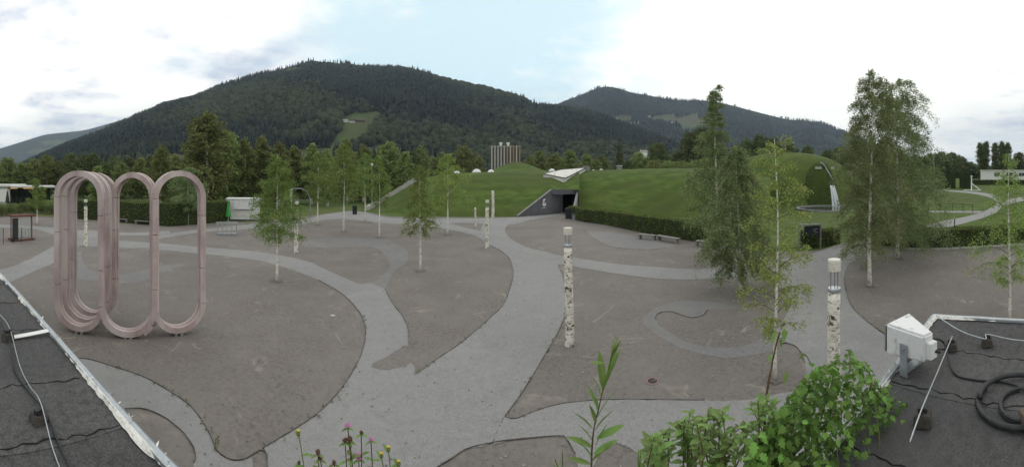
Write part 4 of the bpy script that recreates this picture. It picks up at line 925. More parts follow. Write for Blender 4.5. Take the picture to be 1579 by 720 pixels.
# ------------------------------------------------------------------ birch-trunk lamps
def post(x, y, label, r=0.145, seed=0, plain=False, top=None):
    b = G(x, y); rg = random.Random(seed); t = thing('birch_trunk_lamp', label, 'lamp', b, 'birch trunk lamps along the paths'); d = math.hypot(b.x, b.y)
    hp = 0.717*H if top is None else H+d*(YH-top)/F
    zt = hp if plain else hp*0.85
    mb = MB(); n = 14; V = []; rows = 10
    for i in range(rows+1):
        s = i/rows
        for k in range(n):
            a = 6.28318*k/n; rr = r*(1.10-0.14*s)*(1+0.035*math.sin(3*a+seed)+0.03*rg.uniform(-1, 1)); V.append(b+Vector((rr*math.cos(a)+0.03*math.sin(s*4+seed), rr*math.sin(a), s*zt)))
    Fc = [(i*n+k, i*n+(k+1) % n, (i+1)*n+(k+1) % n, (i+1)*n+k) for i in range(rows) for k in range(n)]+[tuple(range(rows*n, rows*n+n))]
    tr = mb.add(V, Fc).build('trunk_post', M_postbark, t, smooth=True)
    if plain: return t
    tx = 0.03*math.sin(4+seed)
    MB().lathe(b+Vector((tx, 0, zt-0.05)), [(r*1.02, 0.0), (r*1.05, 0.05), (r*1.0, 0.075)], 16).build('collar', M_galv, t)
    for k in range(3):
        a = 0.6+2.094*k; q = b+Vector((tx+r*0.62*math.cos(a), r*0.62*math.sin(a), 0)); MB().tube([q+Vector((0, 0, zt)), q+Vector((0, 0, hp*0.95))], 0.011, 6).build('rod', M_steel, t)
    MB().lathe(b+Vector((tx, 0, 0)), [(r*0.95, hp*0.940), (r*1.02, hp*0.943), (r*1.05, hp*0.992), (r*0.98, hp), (0.01, hp+0.005)], 18).build('cap', M_cream, t, smooth=False)
    return t
post(877, 533, 'tall birch trunk lamp with cream cap standing beside the wide path', seed=1)
post(1287, 705, 'closest birch trunk lamp with blotchy bark, rising behind the vine bush', 0.13, seed=2)
post(751, 383, 'birch trunk lamp at the fork of paths before the tunnel entrance', 0.15, seed=3)
post(457, 390, 'birch trunk lamp behind the leafy birch near the kiosk', 0.15, seed=4)
post(132, 380, 'birch trunk lamp seen through the leftmost pink arch', 0.15, seed=5)
post(760, 337, 'plain birch post at the foot of the grassy hill, left of the tunnel', 0.20, 6, True, 294)
post(733, 350, 'thin short birch post on the gravel wedge before the hill', 0.11, 7, True, 320)
post(449, 338, 'birch post standing inside the steel pergola frame', 0.20, 8, True, 291)

# ------------------------------------------------------------------ tunnel entrance in the hill
def entrance():
    A = PD(797, 55.5); B = PD(850, 59.8); Bc = PD(868, 62.6); t = thing('tunnel_entrance', 'dark grey concrete tunnel entrance cut into the grassy hill', 'entrance', A)
    bk = Vector((math.sin(az(850)), math.cos(az(850)), 0)); th = bk*0.35; Z = Vector((0, 0, 4.12))
    mb = MB(); mb.add([A, B, Bc, Bc+Z, B+Z, A+Vector((0, 0, .12))], [(0, 1, 4, 5), (1, 2, 3, 4)]); n = len(mb.v)
    mb.add([v+th for v in map(Vector, list(mb.v))], [(5, 4, 1, 0), (4, 3, 2, 1)]); mb.f += [(5, 4, 10, 11), (4, 3, 9, 10), (0, 5, 11, 6)]
    mb.build('wing_wall', M_dkconc, t)
    cp = MB(); cp.bar(A+Vector((0, 0, .14))+th*.5, B+Z+Vector((0, 0, .05))+th*.5, 0.45, 0.1); cp.build('coping', M_concrete, t)
    E1 = PD(890, 61.5); E0 = PD(881, 56.0)
    MB().bar(B+Vector((0, 0, 3.75))+bk*0.4, E1+Vector((0, 0, 3.75))+bk*0.2, 0.7, 0.85).build('lintel', M_dkconc, t)
    # right wing: a slim pale wall falling towards the viewer
    mb = MB(); s = Vector((0.35, -0.1, 0)); mb.add([E0, E1, E1+Vector((0, 0, 4.2)), E0+Vector((0, 0, 0.5)), E0+s, E1+s, E1+s+Vector((0, 0, 4.2)), E0+s+Vector((0, 0, 0.5))], [(0, 1, 2, 3), (7, 6, 5, 4), (3, 2, 6, 7), (0, 3, 7, 4)]); mb.build('side_wall', M_concrete, t)
    # passage
    q0, q1 = Bc, E1; q2 = E1+bk*16; q3 = Bc+bk*16
    MB().add([q0+Z*0.01, q1+Z*0.01, q2+Z*0.01, q3+Z*0.01], [(0, 1, 2, 3)]).build('passage_floor', M_worn, t)
    MB().add([q0, q3, q3+Z*.95, q0+Z*.95], [(0, 1, 2, 3)]).build('passage_wall', M_dkconc, t); MB().add([q1, q2, q2+Z*.95, q1+Z*.95], [(0, 1, 2, 3)]).build('passage_wall', M_dkconc, t)
    MB().add([q3, q2, q2+Z*.95, q3+Z*.95], [(0, 1, 2, 3)]).build('passage_end', M_black, t); MB().add([q0+Z*.94, q1+Z*.94, q2+Z*.94, q3+Z*.94], [(0, 1, 2, 3)]).build('passage_ceiling', M_dkconc, t)
    # small white emblem painted on the wing wall
    u = (B-A).normalized(); nrm = -Vector((-u.y, u.x, 0)); nrm = nrm if nrm.dot(bk) < 0 else -nrm
    c = A.lerp(B, 0.775)+nrm*0.02; c.z = 1.95
    def shape(name, pts, par=None): MB().add([c+u*x*1.35+Vector((0, 0, z*1.35)) for x, z in pts], [tuple(range(len(pts)))]).build(name, M_white, t)
    shape('emblem', [(-.30, -.10), (-.12, -.36), (.16, -.40), (.34, -.18), (.30, .06), (.12, -.02), (-.02, -.16), (-.16, .0)])
    shape('emblem', [(-.20, .06), (-.02, -.06), (.10, .10), (.0, .22), (.16, .38), (.30, .34), (.20, .52), (-.04, .52), (-.20, .34), (-.10, .2)])
    for i in range(7): shape('emblem', [(-.34+i*.1, -.62), (-.28+i*.1, -.62), (-.28+i*.1, -.54), (-.34+i*.1, -.54)])
entrance()
# white sloping skylight on the hill, domes and small boxes on its crest
def hp(x, y, lift=0.0):
    for d in np.arange(54, 130, 0.05):
        p = P(x, y, d)
        if hill_z(x, d) >= p.z: p.z += lift; return p
    return P(x, y, 78)
def skylight():
    q = [hp(838, 273.5), hp(872, 280.5), hp(904, 263.5), hp(866, 266.5)]; t = thing('sloping_skylight', 'pale angular skylight lying on the grass slope above the tunnel', 'skylight', q[0])
    up = Vector((0, 0, 0.95)); MB().add([p+up*0.7 for p in q]+[p-up for p in q], [(0, 1, 2, 3), (0, 4, 5, 1), (1, 5, 6, 2), (2, 6, 7, 3), (3, 7, 4, 0)]).build('panel', M_chalk, t)
    for a, b in ((0, 1), (1, 2), (2, 3), (3, 0)): MB().bar(q[a]+up*0.72, q[b]+up*0.72, 0.22, 0.16).build('frame', M_dkconc, t)
    for a, b in ((0, 1), (1, 2)):
        for s in (0.05, 0.5, 0.95): p = q[a].lerp(q[b], s); MB().tube([p, p+Vector((0, 0, 1.3))], 0.03, 5).build('post', M_steel, t)
    p = q[2]; MB().box(p+Vector((0, 0, .5)), (1.4, 1.0, 1.1)).build('vent_box', M_concrete, t)
skylight()
for x, w, y, lab in [(704, 14, 264.5, 'small white dome skylight, leftmost on the hill crest'), (735, 17, 264.5, 'larger white dome skylight, left of the grass mound'), (757, 13, 264.5, 'white dome skylight touching the grass mound'), (851, 13, 265, 'white dome skylight between grass mound and sloping skylight'), (915, 5, 262, 'tiny white roof dome right of the sloping skylight'), (927, 7, 261.5, 'low white roof dome nearest the grey hilltop box')]:
    d = 80; r = 0.42*w*d/F; c = P(x, y, d); c.z = hill_z(x, d)-0.1; t = thing('dome_skylight', lab, 'skylight', c, 'domes on the hill crest')
    MB().lathe(c, [(r*math.cos(a), max(0.05, r*0.95*math.sin(a))) for a in np.linspace(0, 1.5, 7)], 18).build('dome', M_white, t, smooth=True); MB().lathe(c, [(r*1.1, -0.3), (r*1.1, 0.08)], 18).build('ring', M_concrete, t)
c = PD(955, 80, hill_z(955, 80)); t = thing('vent_box', 'small grey box with flat lid on the hill crest', 'vent', c)
MB().box(c+Vector((0, 0, .4)), (1.0, .9, .9)).build('body', M_concrete, t); MB().box(c+Vector((0, 0, .92)), (1.2, 1.1, .12)).build('lid', M_white, t)
# stone ramp along the left shoulder of the hill
def ramp():
    pts = [hp(x, y, 0.0) for x, y in ((566, 324), (578, 318), (592, 309.5), (606, 301), (620, 292.5), (634, 284), (642, 280))]
    t = thing('stone_ramp', 'pale stone wall climbing the left shoulder of the grassy hill', 'wall', pts[0]); i = 0
    for a, b in zip(pts[:-1], pts[1:]):
        for k in range(3):
            p, q = a.lerp(b, k/3+.01), a.lerp(b, (k+1)/3-.01); MB().bar(p+Vector((0, 0, .15)), q+Vector((0, 0, .15)), 0.7, 1.3+0.08*(i % 3)).build('stone_block', M_stone, t, bevel=0.04); i += 1
ramp()

# ------------------------------------------------------------------ street furniture on the plaza
def bench(p, q, label, group=None):
    a, b = G(*p), G(*q); t = thing('concrete_bench', label, 'bench', (a+b)/2, group); u = (b-a).normalized(); rz = math.atan2(u.y, u.x)
    MB().bar(a+Vector((0, 0, .44)), b+Vector((0, 0, .44)), 0.48, 0.09).build('seat', M_concrete, t, bevel=0.01)
    for s in (0.08, 0.92): MB().box(a.lerp(b, s)+Vector((0, 0, .195)), (0.16, 0.44, 0.40), rz=rz).build('leg', M_concrete, t)
    return t
bench((985, 368), (1011, 370.5), 'concrete bench nearest the tunnel, in front of the curved hedge')
bench((1014, 370), (1047, 376), 'longer concrete bench beside the worn asphalt at the curved hedge')
bench((1074, 379), (1086, 380), 'short concrete bench half hidden behind the bushy birch')
bench((182, 342.5), (197, 343.5), 'bench in front of the long hedge, left of the middle pink arch leg')
bench((208, 345.5), (238, 347), 'dark bench in front of the long hedge, seen through the middle pink arch')
def bin_(x, y, w, h, m, label, lidm=M_black, name='litter_bin'):
    b = G(x, y); t = thing(name, label, 'bin', b); MB().box(b+Vector((0, 0, h*.45+.04)), (w, w*.9, h*.9), rz=-az(x), taper=1.04).build('body', m, t, bevel=0.02)
    MB().box(b+Vector((0, 0, h*.96)), (w*1.1, w, h*.07), rz=-az(x)).build('lid', lidm, t, bevel=0.01)
    f = Vector((-math.sin(az(x)), -math.cos(az(x)), 0)); MB().box(b+f*(w*.47)+Vector((0, 0, h*.78)), (w*.6, .02, h*.12), rz=-az(x)).build('slot', M_black, t); MB().box(b+Vector((0, 0, .03)), (w*.8, w*.75, .06), rz=-az(x)).build('base', M_steel, t)
bin_(877, 337, 0.95, 1.55, M_black, 'large black litter bin at the tunnel entrance')
bin_(884.5, 339, 0.45, 0.95, M_steel, 'small grey litter bin between black bin and hedge end')
bin_(246, 347, 0.6, 0.95, M_steel, 'grey litter bin at the long hedge under the middle pink arch')
bin_(547, 330.5, 0.75, 1.5, M_black, 'tall black litter bin by the entrance path near the grove')
def info_board():
    a, b = G(1233, 384), G(1265, 382); b = b*1.0; t = thing('information_board', 'dark information board on two grey posts before the hedge block', 'sign', (a+b)/2); zt = H+a.length*(YH-346)/F
    for p in (a, b): MB().bar(p, p+Vector((0, 0, zt)), 0.12, 0.12).build('post', M_steel, t)
    MB().bar(a+Vector((0, 0, zt-.05)), b+Vector((0, 0, zt-.05)), 0.12, 0.1).build('top_rail', M_steel, t)
    u = (b-a); nrm = Vector((u.y, -u.x, 0)).normalized(); nrm = nrm if nrm.dot(a) < 0 else -nrm
    pn = MB().bar(a.lerp(b, .22)+Vector((0, 0, zt-.62)), a.lerp(b, .97)+Vector((0, 0, zt-.62)), 0.06, 0.95).build('panel', mat('board_print', (0.018, 0.02, 0.03), 0.5), t)
    u.normalize()
    for k, (s, w) in enumerate(((.66, .42), (.62, .30), (.68, .36))):
        MB().bar(a.lerp(b, s)+nrm*.045+Vector((0, 0, zt-.42-.14*k)), a.lerp(b, s)+u*w+nrm*.045+Vector((0, 0, zt-.42-.14*k)), 0.01, 0.05).build('print_line', mat('board_text', (0.25, 0.25, 0.24), 0.6), pn)
info_board()
def kiosk():
    c = G(374, 340.5); d = c.length; w = 50*d/F; h = H+d*(YH-307)/F; rz = -az(374)-0.12; t = thing('kiosk', 'white box kiosk with serving hatch beside the hedge end', 'kiosk', c)
    Mx = Matrix.Translation(c) @ Matrix.Rotation(rz, 4, 'Z'); V_ = lambda x, y, z: Mx @ Vector((x, y, z))
    MB().box(V_(0, 1.2, h/2+.1), (w, 2.6, h-.2), rz=rz).build('wall', M_white, t, bevel=0.02); MB().box(V_(0, 1.2, h+.03), (w+.2, 2.8, .16), rz=rz).build('roof', M_white, t)
    hh = MB().box(V_(.25, -.13, h*.36), (w*.60, .05, h*.30), rz=rz).build('hatch', M_chalk, t); MB().box(V_(.25, -.22, h*.53), (w*.64, .22, .07), rz=rz).build('hatch_shelf', M_steel, t)
    for k in range(6): MB().box(V_(-w*.36, -.12, h*(.42+.08*k)), (w*.2, .03, .03), rz=rz).build('print_line', M_steel, t)
    MB().box(V_(0, 1.2, .06), (w*.96, 2.5, .12), rz=rz).build('plinth', M_dkconc, t)
kiosk()
c = G(352, 342); t = thing('closed_parasol', 'closed green parasol at the left corner of the white kiosk', 'parasol', c)
MB().tube([c, c+Vector((0, 0, 2.6))], 0.035, 8).build('pole', M_white, t); MB().lathe(c, [(0.02, 2.75), (0.10, 2.6), (0.22, 1.8), (0.40, 0.75), (0.36, 0.68), (0.05, 0.7)], 8).build('canopy', M_green, t); MB().lathe(c, [(0.35, 0), (0.35, 0.08), (0.06, 0.1)], 12).build('base', M_concrete, t)
def cage():
    c = G(350, 362); t = thing('wire_cage', 'open metal frame cage standing on the gravel before the kiosk', 'frame', c); w, dp, h = 2.0, 1.1, 1.25
    rz = -az(350); Mx = Matrix.Translation(c) @ Matrix.Rotation(rz, 4, 'Z'); V_ = lambda x, y, z: Mx @ Vector((x, y, z))
    MB().box(V_(0, 0, .08), (w, dp, .16), rz=rz).build('base', M_steel, t)
    for x in np.linspace(-w/2, w/2, 5):
        for y in (-dp/2, dp/2): MB().tube([V_(x, y, .1), V_(x, y, h)], .03, 5).build('bar', M_galv, t)
    for y in (-dp/2, dp/2): MB().tube([V_(-w/2-.15, y, h), V_(w/2+.15, y, h)], .03, 5).build('rail', M_galv, t)
    for z in (.4, .65, .9): MB().tube([V_(.1, -dp/2, z), V_(.6, -dp/2, z)], .02, 5).build('rung', M_galv, t)
cage()
def pergola():
    c = G(457, 335); d = c.length; t = thing('steel_pergola', 'arched thin steel pergola frame behind the leafy birch', 'pergola', c); rt = Vector((math.cos(az(457)), -math.sin(az(457)), 0)); bk = Vector((math.sin(az(457)), math.cos(az(457)), 0))
    for k in (0, 1):
        pts = [c+rt*x*1.0+bk*2.2*k+Vector((0, 0, z)) for x, z in ((-2.2, 0), (-2.2, 2.6), (-1.5, 3.9), (-.6, 4.4), (.8, 4.4), (1.7, 3.9), (2.2, 2.6), (2.2, 0))]; MB().tube(pts, .05, 5).build('arch', M_steel, t)
    for x, z in ((-2.2, 2.6), (-.6, 4.4), (.8, 4.4), (2.2, 2.6)): MB().tube([c+rt*x+Vector((0, 0, z)), c+rt*x+bk*2.2+Vector((0, 0, z))], .04, 5).build('purlin', M_steel, t)
    MB().tube([c-rt*2.2+Vector((0, 0, 2.6)), c+rt*2.2+Vector((0, 0, 2.6))], .035, 5).build('tie_bar', M_steel, t)
pergola()
def display_case():
    a, b = G(17, 373), G(49, 370); d = a.length; zt = H+d*(YH-334)/F; t = thing('display_case', 'rusty steel framed glass case on the left gravel', 'display case', a); u = (b-a).normalized(); bk = a.normalized(); dp = bk*1.3
    for p in (a, b, a+dp, b+dp): MB().bar(p, p+Vector((0, 0, zt)), .09, .09).build('post', M_rust, t)
    MB().bar(a+Vector((0, 0, zt))+dp*.5-u*.1, b+Vector((0, 0, zt))+dp*.5+u*.1, 1.5, .14).build('roof', M_rust, t); MB().bar(a+Vector((0, 0, .08))+dp*.5, b+Vector((0, 0, .08))+dp*.5, 1.35, .14).build('floor', M_rust, t)
    MB().add([a, a+dp, a+dp+Vector((0, 0, zt)), a+Vector((0, 0, zt)), a+u*.04, a+dp+u*.04, a+dp+u*.04+Vector((0, 0, zt)), a+u*.04+Vector((0, 0, zt))], [(0, 1, 2, 3), (7, 6, 5, 4)]).build('side_panel', M_rust, t)
    MB().bar(a+u*.15+Vector((0, 0, zt*.5)), a+u*.75+Vector((0, 0, zt*.5)), .05, zt*.86).build('dark_panel', M_glass, t)
    gm = bpy.data.materials.new('clear_glass'); gm.use_nodes = True; g = gm.node_tree.nodes['Principled BSDF']; g.inputs['Transmission Weight'].default_value = 0.9; g.inputs['Roughness'].default_value = 0.03; g.inputs['Base Color'].default_value = (.8, .84, .84, 1); g.inputs['IOR'].default_value = 1.05
    MB().bar(a+u*.78+Vector((0, 0, zt*.5)), b-u*.06+Vector((0, 0, zt*.5)), .02, zt*.86).build('glass_pane', gm, t)
    for s in (.55, .7, .85): MB().bar(a.lerp(b, s)+dp*.7, a.lerp(b, s)+dp*.7+Vector((0, 0, 1.0)), .03).build('inner_bar', M_black, t)
display_case()
for i, (x, y, h, lab) in enumerate([(5, 378, 1.5, 'thin black stake at the far left edge of the gravel'), (19.5, 376, 1.35, 'thin black stake before the rusty case, second from the left'), (33, 374, 1.4, 'thin black stake touching the rusty case front')]):
    p = G(x, y); t = thing('black_stake', lab, 'post', p, 'thin stakes by the rusty case'); MB().tube([p, p+Vector((0, 0, h))], .028, 6).build('shaft', M_black, t); MB().lathe(p, [(.09, 0), (.09, .02), (.03, .04)], 8).build('foot_plate', M_steel, t)
def pavilion():
    c = PD(30, 86); t = thing('white_pavilion', 'low white rounded pavilion with a projecting canopy', 'building', c); zt = H+86*(YH-284)/F
    u = Vector((math.cos(az(30)), -math.sin(az(30)), 0)); bk = Vector((math.sin(az(30)), math.cos(az(30)), 0)); Q = lambda px, dep, z: c+u*((px-30)*86/F)+bk*dep+Vector((0, 0, z))
    def slab(name, x0, x1, d0, d1, z0, z1, m, bev=0.0): MB().add([Q(x0, d0, z0), Q(x1, d0, z0), Q(x1, d1, z0), Q(x0, d1, z0), Q(x0, d0, z1), Q(x1, d0, z1), Q(x1, d1, z1), Q(x0, d1, z1)], [(3, 2, 1, 0), (4, 5, 6, 7), (0, 1, 5, 4), (1, 2, 6, 5), (2, 3, 7, 6), (3, 0, 4, 7)]).build(name, m, t, bevel=bev)
    slab('wall', -40, 15, 0, 8, 0, zt-.6, M_white, .5); slab('roof', -45, 42, -.5, 9, zt-.75, zt, M_white, .3); slab('canopy', 16, 86, -1.2, 8, zt-.85, zt-.35, M_white, .2)
    slab('glazing', 16, 80, 4, 4.3, 0, zt-.9, M_glass)
    for px in np.arange(20, 82, 9.0): MB().tube([Q(px, 3.8, 0), Q(px, 3.8, zt-.9)], .07, 6).build('mullion', M_black, t)
    warm = bpy.data.materials.new('warm_lamp'); warm.use_nodes = True; w = warm.node_tree.nodes['Principled BSDF']; w.inputs['Emission Color'].default_value = (1, .55, .2, 1); w.inputs['Emission Strength'].default_value = 0.8; w.inputs['Base Color'].default_value = (.8, .5, .2, 1)
    for x0, x1 in ((16, 27), (36, 52)): slab('lamp_strip', x0, x1, -.2, 0.1, zt-1.05, zt-.93, warm)
    for px in (86,): MB().tube([Q(px-1, 0, 0), Q(px-1, 0, zt-.8)], .12, 8).build('canopy_post', M_black, t)
    p = PD(11.5, 82); t2 = thing('closed_parasol', 'closed black parasol before the white pavilion wall', 'parasol', p); MB().tube([p, p+Vector((0, 0, 3))], .05, 6).build('pole', M_black, t2); MB().lathe(p, [(.02, 3.4), (.15, 3.1), (.42, 1.6), (.5, .6), (.1, .5)], 8).build('canopy', M_black, t2)
pavilion()
def railing(label, pts, h=1.0):
    t = thing('railing', label, 'railing', pts[0]); top = [p+Vector((0, 0, h)) for p in pts]
    MB().tube(top, .04, 5).build('handrail', M_black, t); MB().tube([p-Vector((0, 0, .35)) for p in top], .025, 5).build('mid_rail', M_black, t)
    for p, q in zip(pts, top): MB().tube([p-Vector((0, 0, .1)), q], .05, 5).build('post', M_black, t)
railing('black two-rail railing along the narrow path on the right lawn', [GR(x, y) for x, y in ((1432, 325), (1450, 325.5), (1469, 326), (1485, 326.5), (1500, 328))], 1.15)
p = GR(1472, 351); t = thing('path_bollard', 'short dark bollard beside the path behind the right hedge', 'bollard', p); MB().tube([p-Vector((0, 0, .1)), p+Vector((0, 0, 1.0))], .06, 8).build('shaft', M_black, t); MB().lathe(p, [(.075, .95), (.075, 1.06), (.02, 1.09)], 8).build('cap', M_steel, t)
def tripod():
    c = GR(1498, 294); d = math.hypot(c.x, c.y); t = thing('white_tripod', 'white angular tripod sculpture on the far right lawn', 'sculpture', c); rt = Vector((math.cos(az(1498)), -math.sin(az(1498)), 0)); top = H+d*(YH-273)/F
    MB().tube([c-Vector((0, 0, .1)), Vector((c.x, c.y, top))], .16, 6).build('mast', M_white, t); MB().lathe(Vector((c.x, c.y, top)), [(.2, -.1), (.32, .1), (.2, .4)], 8).build('head', M_chalk, t)
    m = Vector((c.x, c.y, lerp(c.z, top, .55))); e = c+rt*2.6; MB().tube([m, e], .14, 6).build('strut', M_white, t); MB().tube([c+Vector((0, 0, .1))-rt*2.2, e+Vector((0, 0, .05))], .14, 6).build('foot_bar', M_white, t)
    MB().tube([m*1.0, c+Vector((e.y-c.y, -(e.x-c.x), 0))*.6], .12, 6).build('strut', M_white, t)
tripod()
for x, y, lab in ((1440, 238, 'tall thin street lamp left of the hedge gateway'), (573.5, 256, 'pale lamp mast among the grove trees by the ramp')):
    d = 118 if x > 1000 else 76; z0 = right_z(x, d) if x > 1000 else 0; p = PD(x, d, z0); zt = H+d*(YH-y)/F; t = thing('lamp_mast', lab, 'street lamp', p)
    MB().tube([p, Vector((p.x, p.y, zt))], [.13, .07], 8).build('mast', M_galv, t); MB().lathe(Vector((p.x, p.y, zt)), [(.08, 0), (.3, .15), (.3, .5), (.05, .6)], 10).build('lamp_head', M_white, t)

# ------------------------------------------------------------------ far buildings
def white_flat():
    d = 150; z0 = right_z(1545, d); c = PD(1545, d, z0); t = thing('flat_building', 'white flat-roofed building behind the right lawn', 'building', c); u = Vector((math.cos(az(1545)), -math.sin(az(1545)), 0)); bk = Vector((math.sin(az(1545)), math.cos(az(1545)), 0)); zt = H+d*(YH-262)/F
    Q = lambda px, dep, z: c+u*((px-1545)*d/F)+bk*dep+Vector((0, 0, z-z0))
    def slab(name, x0, x1, d0, d1, a, b, m, par=t): return MB().add([Q(x0, d0, a), Q(x1, d0, a), Q(x1, d1, a), Q(x0, d1, a), Q(x0, d0, b), Q(x1, d0, b), Q(x1, d1, b), Q(x0, d1, b)], [(3, 2, 1, 0), (4, 5, 6, 7), (0, 1, 5, 4), (1, 2, 6, 5), (2, 3, 7, 6), (3, 0, 4, 7)]).build(name, m, par)
    slab('wall', 1512, 1620, 0, 10, z0-.5, zt-.4, M_white); slab('roof_edge', 1511, 1621, -.3, 10.3, zt-.4, zt, M_chalk)
    for x in (1533, 1552, 1571, 1590): wd = slab('window', x, x+9, -.06, .02, zt-2.6, zt-1.2, M_glass); slab('frame', x+4.2, x+4.8, -.12, -.05, zt-2.6, zt-1.2, M_steel, wd)
white_flat()
def ribbed_tower():
    d = 250; c = PD(780, d); t = thing('ribbed_tower', 'pale ribbed high building rising behind the grass mound', 'building', c); zt = H+d*(YH-226)/F; w = 46*d/F
    rt = Vector((math.cos(az(780)), -math.sin(az(780)), 0)); bk = Vector((-rt.y, rt.x, 0)); rz = -az(780)
    MB().box(c+bk*8+Vector((0, 0, zt/2)), (w*.97, 14, zt), rz=rz).build('wall', mat('tower_wall', (.10, .098, .092), .9, (.14, .135, .12), scale=.2), t)
    for i in range(10): MB().box(c+rt*(w*(-.47+.104*i))+bk*.6+Vector((0, 0, zt/2+.4)), (w*.042, 1.4, zt+.8), rz=rz).build('rib', M_ochre if i in (5, 7, 9) else M_stone, t)
    for s in (-1, 1): MB().lathe(c+rt*(-1+2.6*s)+bk*5+Vector((0, 0, zt)), [(.8, 0), (.8, 2.2), (1.2, 2.4), (1.2, 3.2), (.2, 3.5)], 10).build('roof_vent', M_white, t)
    MB().box(c+bk*8+Vector((0, 0, zt+.2)), (w*1.0, 14.6, .4), rz=rz).build('parapet', M_stone, t)
ribbed_tower()
def house(x, y, d, w, h, label, z=None, roof=M_tile, dep=None, group=None, rz=None, wm=None):
    """small gabled house whose foot shows at (x, y)"""
    c = P(x, y, d); t = thing('farmhouse', label, 'house', c, group); rz = -az(x)+(rz or 0.2); dep = dep or w*.7; Mx = Matrix.Translation(c) @ Matrix.Rotation(rz, 4, 'Z'); V_ = lambda a, b, q: Mx @ Vector((a, b, q))
    MB().add([V_(-w/2, 0, -4), V_(w/2, 0, -4), V_(w/2, dep, -4), V_(-w/2, dep, -4), V_(-w/2, 0, h), V_(w/2, 0, h), V_(w/2, dep, h), V_(-w/2, dep, h), V_(-w/2, dep/2, h+w*.22), V_(w/2, dep/2, h+w*.22)], [(0, 1, 5, 4), (2, 3, 7, 6), (1, 2, 6, 9, 5), (3, 0, 4, 8, 7)]).build('wall', wm or M_white, t)
    e = w*.06; MB().add([V_(-w/2-e, -e, h-.2), V_(w/2+e, -e, h-.2), V_(w/2+e, dep/2, h+w*.24), V_(-w/2-e, dep/2, h+w*.24), V_(-w/2-e, dep+e, h-.2), V_(w/2+e, dep+e, h-.2)], [(0, 1, 2, 3), (3, 2, 5, 4)]).build('roof', roof, t)
    for s in (-.3, 0, .3): MB().box(V_(w*s, -.04, h*.55), (w*.12, .1, h*.3), rz=rz).build('window', M_glass, t)
def on_mountain(X, x, y):
    best = None
    nx, nT, _ = X.shape; pts = X[:, :nT-8].reshape(-1, 3); d = np.hypot(pts[:, 0], pts[:, 1]); px = XC+F*np.arctan2(pts[:, 0], pts[:, 1]); py = YH+F*(H-pts[:, 2])/d
    i = np.argmin((px-x)**2+(py-y)**2+1e-7*d); return d[i]
d = on_mountain(XM, 533, 189); house(533, 189, d, 11, 7, 'white farmhouse at the left end of the hillside meadow', group='hillside farm'); house(543, 189.5, d, 11, 4, 'low white farm annex right of the hillside farmhouse', group='hillside farm')
house(556, 189, d+6, 18, 5, 'dark wooden barn on the hillside meadow', group='hillside farm', wm=M_tile)
house(993.5, 238, 420, 7.5, 5.0, 'white house on the slope above the grassy hill', rz=.3); house(984, 239, 424, 6.5, 2.6, 'low grey annex left of the white slope house', rz=.2)
d2 = on_mountain(XM2, 950, 185)
for i, (x, y) in enumerate([(951, 185), (976, 192), (982, 190), (1000, 181), (1038, 190), (1080, 189), (1092, 188), (1215, 183), (1205, 182)]):
    house(x, y, on_mountain(XM2, x, y)-8, 22, 11, ORD[sorted([951, 976, 982, 1000, 1038, 1080, 1092, 1215, 1205]).index(x)]+' tiny white farm from the left on the far mountain pastures', group='far mountain farms')

